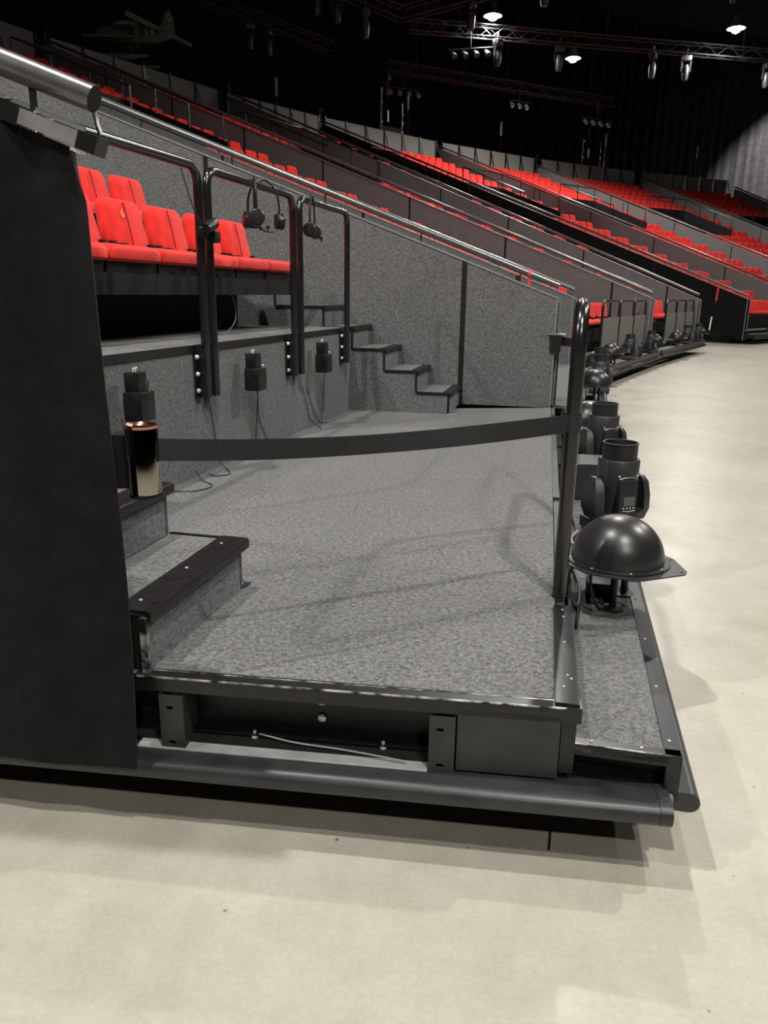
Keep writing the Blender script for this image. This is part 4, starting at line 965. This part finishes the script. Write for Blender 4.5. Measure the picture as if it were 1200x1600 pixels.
def fixture(label, p, rz=0, sc=1.0):
    g = thing('hanging_spotlight', label, 'stage light', tuple(p), rz, group='spotlights on the trusses', local=True); g.scale = (sc, sc, sc)
    b = MB(); b.rbox(-.18, .18, -.14, .14, -.22, 0, .03); b.tube([(0, 0, 0), (0, 0, .25)], .03, 6); b.build('base', 'fixture_black', g)
    b = MB(); b.prism([V((-.20, -.06, -.12)), V((-.20, -.06, -.62)), V((-.16, -.06, -.62)), V((-.16, -.06, -.16)), V((.16, -.06, -.16)), V((.16, -.06, -.62)), V((.20, -.06, -.62)), V((.20, -.06, -.12))], (0, .12, 0)); b.build('yoke', 'truss', g, smooth=False)
    b = MB(); b.lathe([(.0, -.95), (.10, -.95), (.14, -.80), (.15, -.50), (.10, -.36), (0, -.34)], 14); b.build('head', 'fixture_black', g)
for (p, lab) in [((4.3, 34.6, 11.25), 'spotlight with hanging head next to the middle of the long truss'), ((6.9, 35.2, 11.25), 'spotlight under the long truss left of the second floodlight'),
                 ((11.0, 36.1, 11.25), 'spotlight under the long truss right of the second floodlight'), ((12.5, 36.4, 11.25), 'larger spotlight under the dark stretch of the long truss'),
                 ((2.9, 31.5, 11.6), 'spotlight dangling from the angled truss branch'), ((5.4, 30.9, 12.2), 'spotlight up by the roof end of the angled truss'),
                 ((-1.9, 31.2, 11.7), 'bright topped lamp on the left truss branch'), ((-2.6, 30.9, 11.85), 'lamp at the end of the left truss branch'), ((-.9, 31.5, 11.3), 'small lamp hanging below the left truss branch'),
                 ((16.3, 37.2, 11.2), 'small lamp cluster under the lit end of the long truss'), ((-5.6, 34.6, 11.7), 'faint spotlight on the far left truss'), ((-4.9, 35.0, 11.6), 'second faint spotlight on the far left truss'),
                 ((9.8, 31.0, 12.6), 'spotlight close under the roof between the floodlights'), ((12.3, 31.6, 12.6), 'spotlight under the roof left of the right floodlight')]:
    fixture(lab, p, random.random()*2)
def par_bar(label, p0, p1, n):
    p0, p1 = V(p0), V(p1); g = thing('par_can_bar', label, 'stage light', tuple((p0+p1)/2))
    b = MB(); b.tube([p0, p1], .025, 6); m = (p0+p1)/2; b.tube([m, m+V((0, 0, .9))], .02, 6); b.build('bar', 'truss', g)
    for i in range(n):
        p = lerp(p0, p1, (i+.5)/n); b = MB(); b.lathe([(.07, -.16), (.10, .0), (.10, .14), (.09, .14), (.06, 0), (0, -.02)], 10, p-V((0, 0, .2)), M.Rotation(2.2, 3, V((1, .4, 0)))); b.build('par_can', 'alu_dark', g)
par_bar('bar of four small par cans under the long truss', (2.3, 34.2, 10.75), (4.1, 34.5, 10.95), 4)
par_bar('dim bar of par cans below the lower truss', (-.2, 40.5, 10.9), (1.6, 41.1, 10.85), 4)
par_bar('dim bar of par cans at the end of the lower truss', (10.2, 44.9, 10.6), (12.0, 45.6, 10.5), 4)
par_bar('par cans on the lit piece of the lower truss', (6.0, 43.0, 10.95), (7.2, 43.5, 10.9), 3)
NLAB = {0: 'bright floodlight above the par can bar', 1: 'bright floodlight under the middle of the long truss', 2: 'bright floodlight above the lit end of the long truss'}
for i, (x, y, z, f) in enumerate(LAMPS):
    side = LAMP_SIDE.get(i); end = '' if side is None else '_'+side+'_offscreen'
    g = thing('flood_light'+end, NLAB.get(i, 'floodlight hanging high under the roof, outside the photographed view'), 'lamp', (x, y, z), group='floodlights', local=True)
    b = MB(); b.lathe([(.05, .50), (.12, .48), (.14, .30), (.34, .05), (.37, .0), (.36, .0), (.32, .05), (.12, .24), (0, .24)], 24); b.build('reflector', 'lamp_housing', g)
    b = MB(); b.lathe([(0, -.20), (.14, -.14), (.20, 0), (.14, .14), (0, .20)], 16, (0, 0, .02)); b.build('bulb'+end, 'lamp_glow', g)
    b = MB(); b.tube([(0, 0, .50), (0, 0, 20.99-z)], .012, 6); b.build('suspension', 'truss', g)
    ld = bpy.data.lights.new('flood_beam'+end, 'SPOT'); ld.energy = LAMP_W*f; ld.color = LAMP_COL; ld.spot_size = math.radians(158); ld.spot_blend = .35; ld.shadow_soft_size = .14
    lo = bpy.data.objects.new('flood_light_beam'+end, ld); COL.objects.link(lo); lo.location = (0, 0, -.25); lo.parent = g
# wash lamp on the far right that lights the drape
g = thing('wash_light', 'white framed wash light at the right end of the long truss with open bracket', 'lamp', (17.3, 37.6, 10.9), local=True)
b = MB(); b.tube([(-.5, 0, .3), (.35, 0, .45), (.1, 0, -.15), (-.3, 0, -.2), (-.5, 0, .3)], .03, 6); b.tube([(0, 0, .4), (0, 0, .8)], .03, 6); b.build('frame', 'alu', g)
b = MB(); b.rbox(-.15, .2, -.12, .12, -.2, .1, .03); b.build('housing', 'fixture_black', g)
g = thing('wash_light_right_offscreen', 'wash light hung near the roof close to the drape, outside the photographed view', 'lamp', (35.6, 60.2, 19.6), local=True)
b = MB(); b.rbox(-.25, .25, -.2, .2, -.25, .25, .05); b.build('housing', 'fixture_black', g)
b = MB(); b.tube([(0, 0, .25), (0, 0, 1.39)], .03, 6); b.build('suspension', 'truss', g)
ld = bpy.data.lights.new('wash_beam_right_offscreen', 'SPOT'); ld.energy = 80000; ld.color = (1, .93, .88); ld.spot_size = math.radians(90); ld.spot_blend = .35; ld.shadow_soft_size = .15
lo = bpy.data.objects.new('wash_light_beam_right_offscreen', ld); COL.objects.link(lo); lo.parent = g; lo.location = (0, .25, -.35)
lo.rotation_euler = V((.0, 6.5, -10.0)).to_track_quat('-Z', 'Y').to_euler()

# ------------------------------------------------------------------ model aircraft hanging at the left
air = thing('model_aircraft', 'grey green camouflaged floatplane model hanging in the dark above the barrier panels', 'aircraft', (-10.3, 36.0, 11.6), 0, local=True)
# local: x along the fuselage towards the tail, y away from the camera
def ring(x, zc, ry, rz, n=14, yc=0): return [V((x, yc+ry*math.cos(2*PI*i/n), zc+rz*math.sin(2*PI*i/n))) for i in range(n)]
b = MB(); b.loft([ring(-1.9, .05, .12, .12), ring(-1.75, .05, .24, .26), ring(-1.0, .08, .30, .36), ring(-.2, .05, .30, .36), ring(.5, .0, .24, .28), ring(1.0, .02, .15, .19), ring(1.35, .08, .07, .10)]); b.build('fuselage', 'plane_green', air)
b = MB(); b.loft([ring(-1.15, .38, .05, .02), ring(-1.0, .42, .16, .12), ring(-.6, .44, .18, .15), ring(-.25, .40, .16, .12), ring(.0, .34, .05, .03)]); cp = b.build('canopy', 'canopy_glass', air)
b = MB()
for x in (-.95, -.7, -.45, -.22): b.tube([(x, -.19, .36), (x+.02, -.14, .52), (x+.02, .14, .52), (x, .19, .36)], .012, 4)
b.build('canopy_frame', 'plane_dark', cp)
b = MB(); b.prism([V((-1.75, -.30, -.05)), V((-.55, -.30, -.05)), V((1.85, -2.1, -.55)), V((1.55, -2.2, -.58)), V((-1.9, -1.6, -.40))], (0, 0, -.09)); b.build('near_wing', 'plane_green', air, smooth=False)
b = MB(); b.prism([V((-1.5, .25, -.02)), V((-.4, .25, -.02)), V((-.9, 2.6, .25)), V((-1.6, 2.6, .25))], (0, 0, -.09)); b.build('far_wing', 'plane_green', air, smooth=False)
b = MB(); b.prism([V((.70, -.02, .12)), V((1.38, -.02, .10)), V((1.33, -.02, .72)), V((1.18, -.02, .98)), V((1.02, -.02, .86))], (0, .04, 0)); fin = b.build('tail_fin', 'plane_green', air, smooth=False)
pp = V((1.16, -.028, .68)); b = MB(); r = .13
b.prism([pp+V((0, 0, r)), pp+V((.09, 0, 0)), pp+V((0, 0, -r)), pp+V((-.09, 0, 0))], (0, -.004, 0)); b.build('tail_marking', 'white_mark', fin, smooth=False)
b = MB(); q = pp+V((0, -.005, 0)); r *= .68; b.prism([q+V((0, 0, r)), q+V((.061, 0, 0)), q+V((0, 0, -r)), q+V((-.061, 0, 0))], (0, -.003, 0)); b.build('tail_marking', 'plane_dark', fin, smooth=False)
b = MB(); b.prism([V((-.35, -1.0, .48)), V((-.25, -1.05, .62)), V((1.85, .9, .0)), V((1.80, .95, -.10))], (0, .05, -.03)); b.build('tailplane', 'plane_green', air, smooth=False)
b = MB(); b.prism([V((-.05, -.305, -.16)), V((.82, -.225, -.10)), V((.78, -.215, .17)), V((.05, -.29, .25))], (0, -.006, 0)); mp = b.build('marking_patch', 'plane_dark', air, smooth=False)
b = MB(); c = V((.28, -.305, .06))
for dx, dz in ((.10, .028), (.028, .10)): b.box(c.x-dx, c.x+dx, c.y-.004, c.y, c.z-dz, c.z+dz)
b.build('cross_marking', 'white_mark', mp, smooth=False)
b = MB()
for dx, dz in ((.10, .013), (.013, .10)): b.box(c.x-dx, c.x+dx, c.y-.008, c.y-.004, c.z-dz, c.z+dz)
b.build('cross_marking', 'black_mark', mp, smooth=False)
text_mb('A', (.53, -.30, .04), (1, .09, 0), (0, 0, 1), .30, .006).build('letter_marking', 'yellow_mark', mp, smooth=False)
b = MB(); b.prism([V((-1.1, -.33, .20)), V((-.1, -.33, -.12)), V((-.3, -.31, .32)), V((-.9, -.31, .34))], (0, .02, 0)); b.build('camouflage_patch', 'plane_dark', air, smooth=False)
for x, y in ((-1.75, .55), (-1.55, 1.15)):
    b = MB(); b.lathe([(0, -.2), (.12, -.15), (.14, .1), (.10, .25), (0, .28)], 12, (x, y, .30), M.Rotation(PI/2, 3, 'Y')); b.build('engine', 'fixture_black', air)
for y in (-1.0, .6):
    b = MB(); b.loft([ring(-1.75, -1.0, .04, .04, 10, y), ring(-1.4, -1.02, .14, .13, 10, y), ring(-.4, -1.05, .15, .14, 10, y), ring(.5, -.98, .04, .05, 10, y)]); fl = b.build('float', 'plane_green', air)
    b = MB(); b.tube([(-1.0, y, -.95), (-1.0, y*.8, -.25)], .04, 6); b.tube([(-.2, y, -.95), (-.2, y*.8, -.25)], .04, 6); b.build('float_strut', 'plane_dark', fl)
b = MB()
for x in (-1.2, .6): b.tube([(x, 0, .3), (x, 0, 9.39)], .012, 5)
b.build('hanging_wire', 'cable', air)

# helper property no longer needed
for o in bpy.data.objects:
    if '_o' in o: del o['_o']
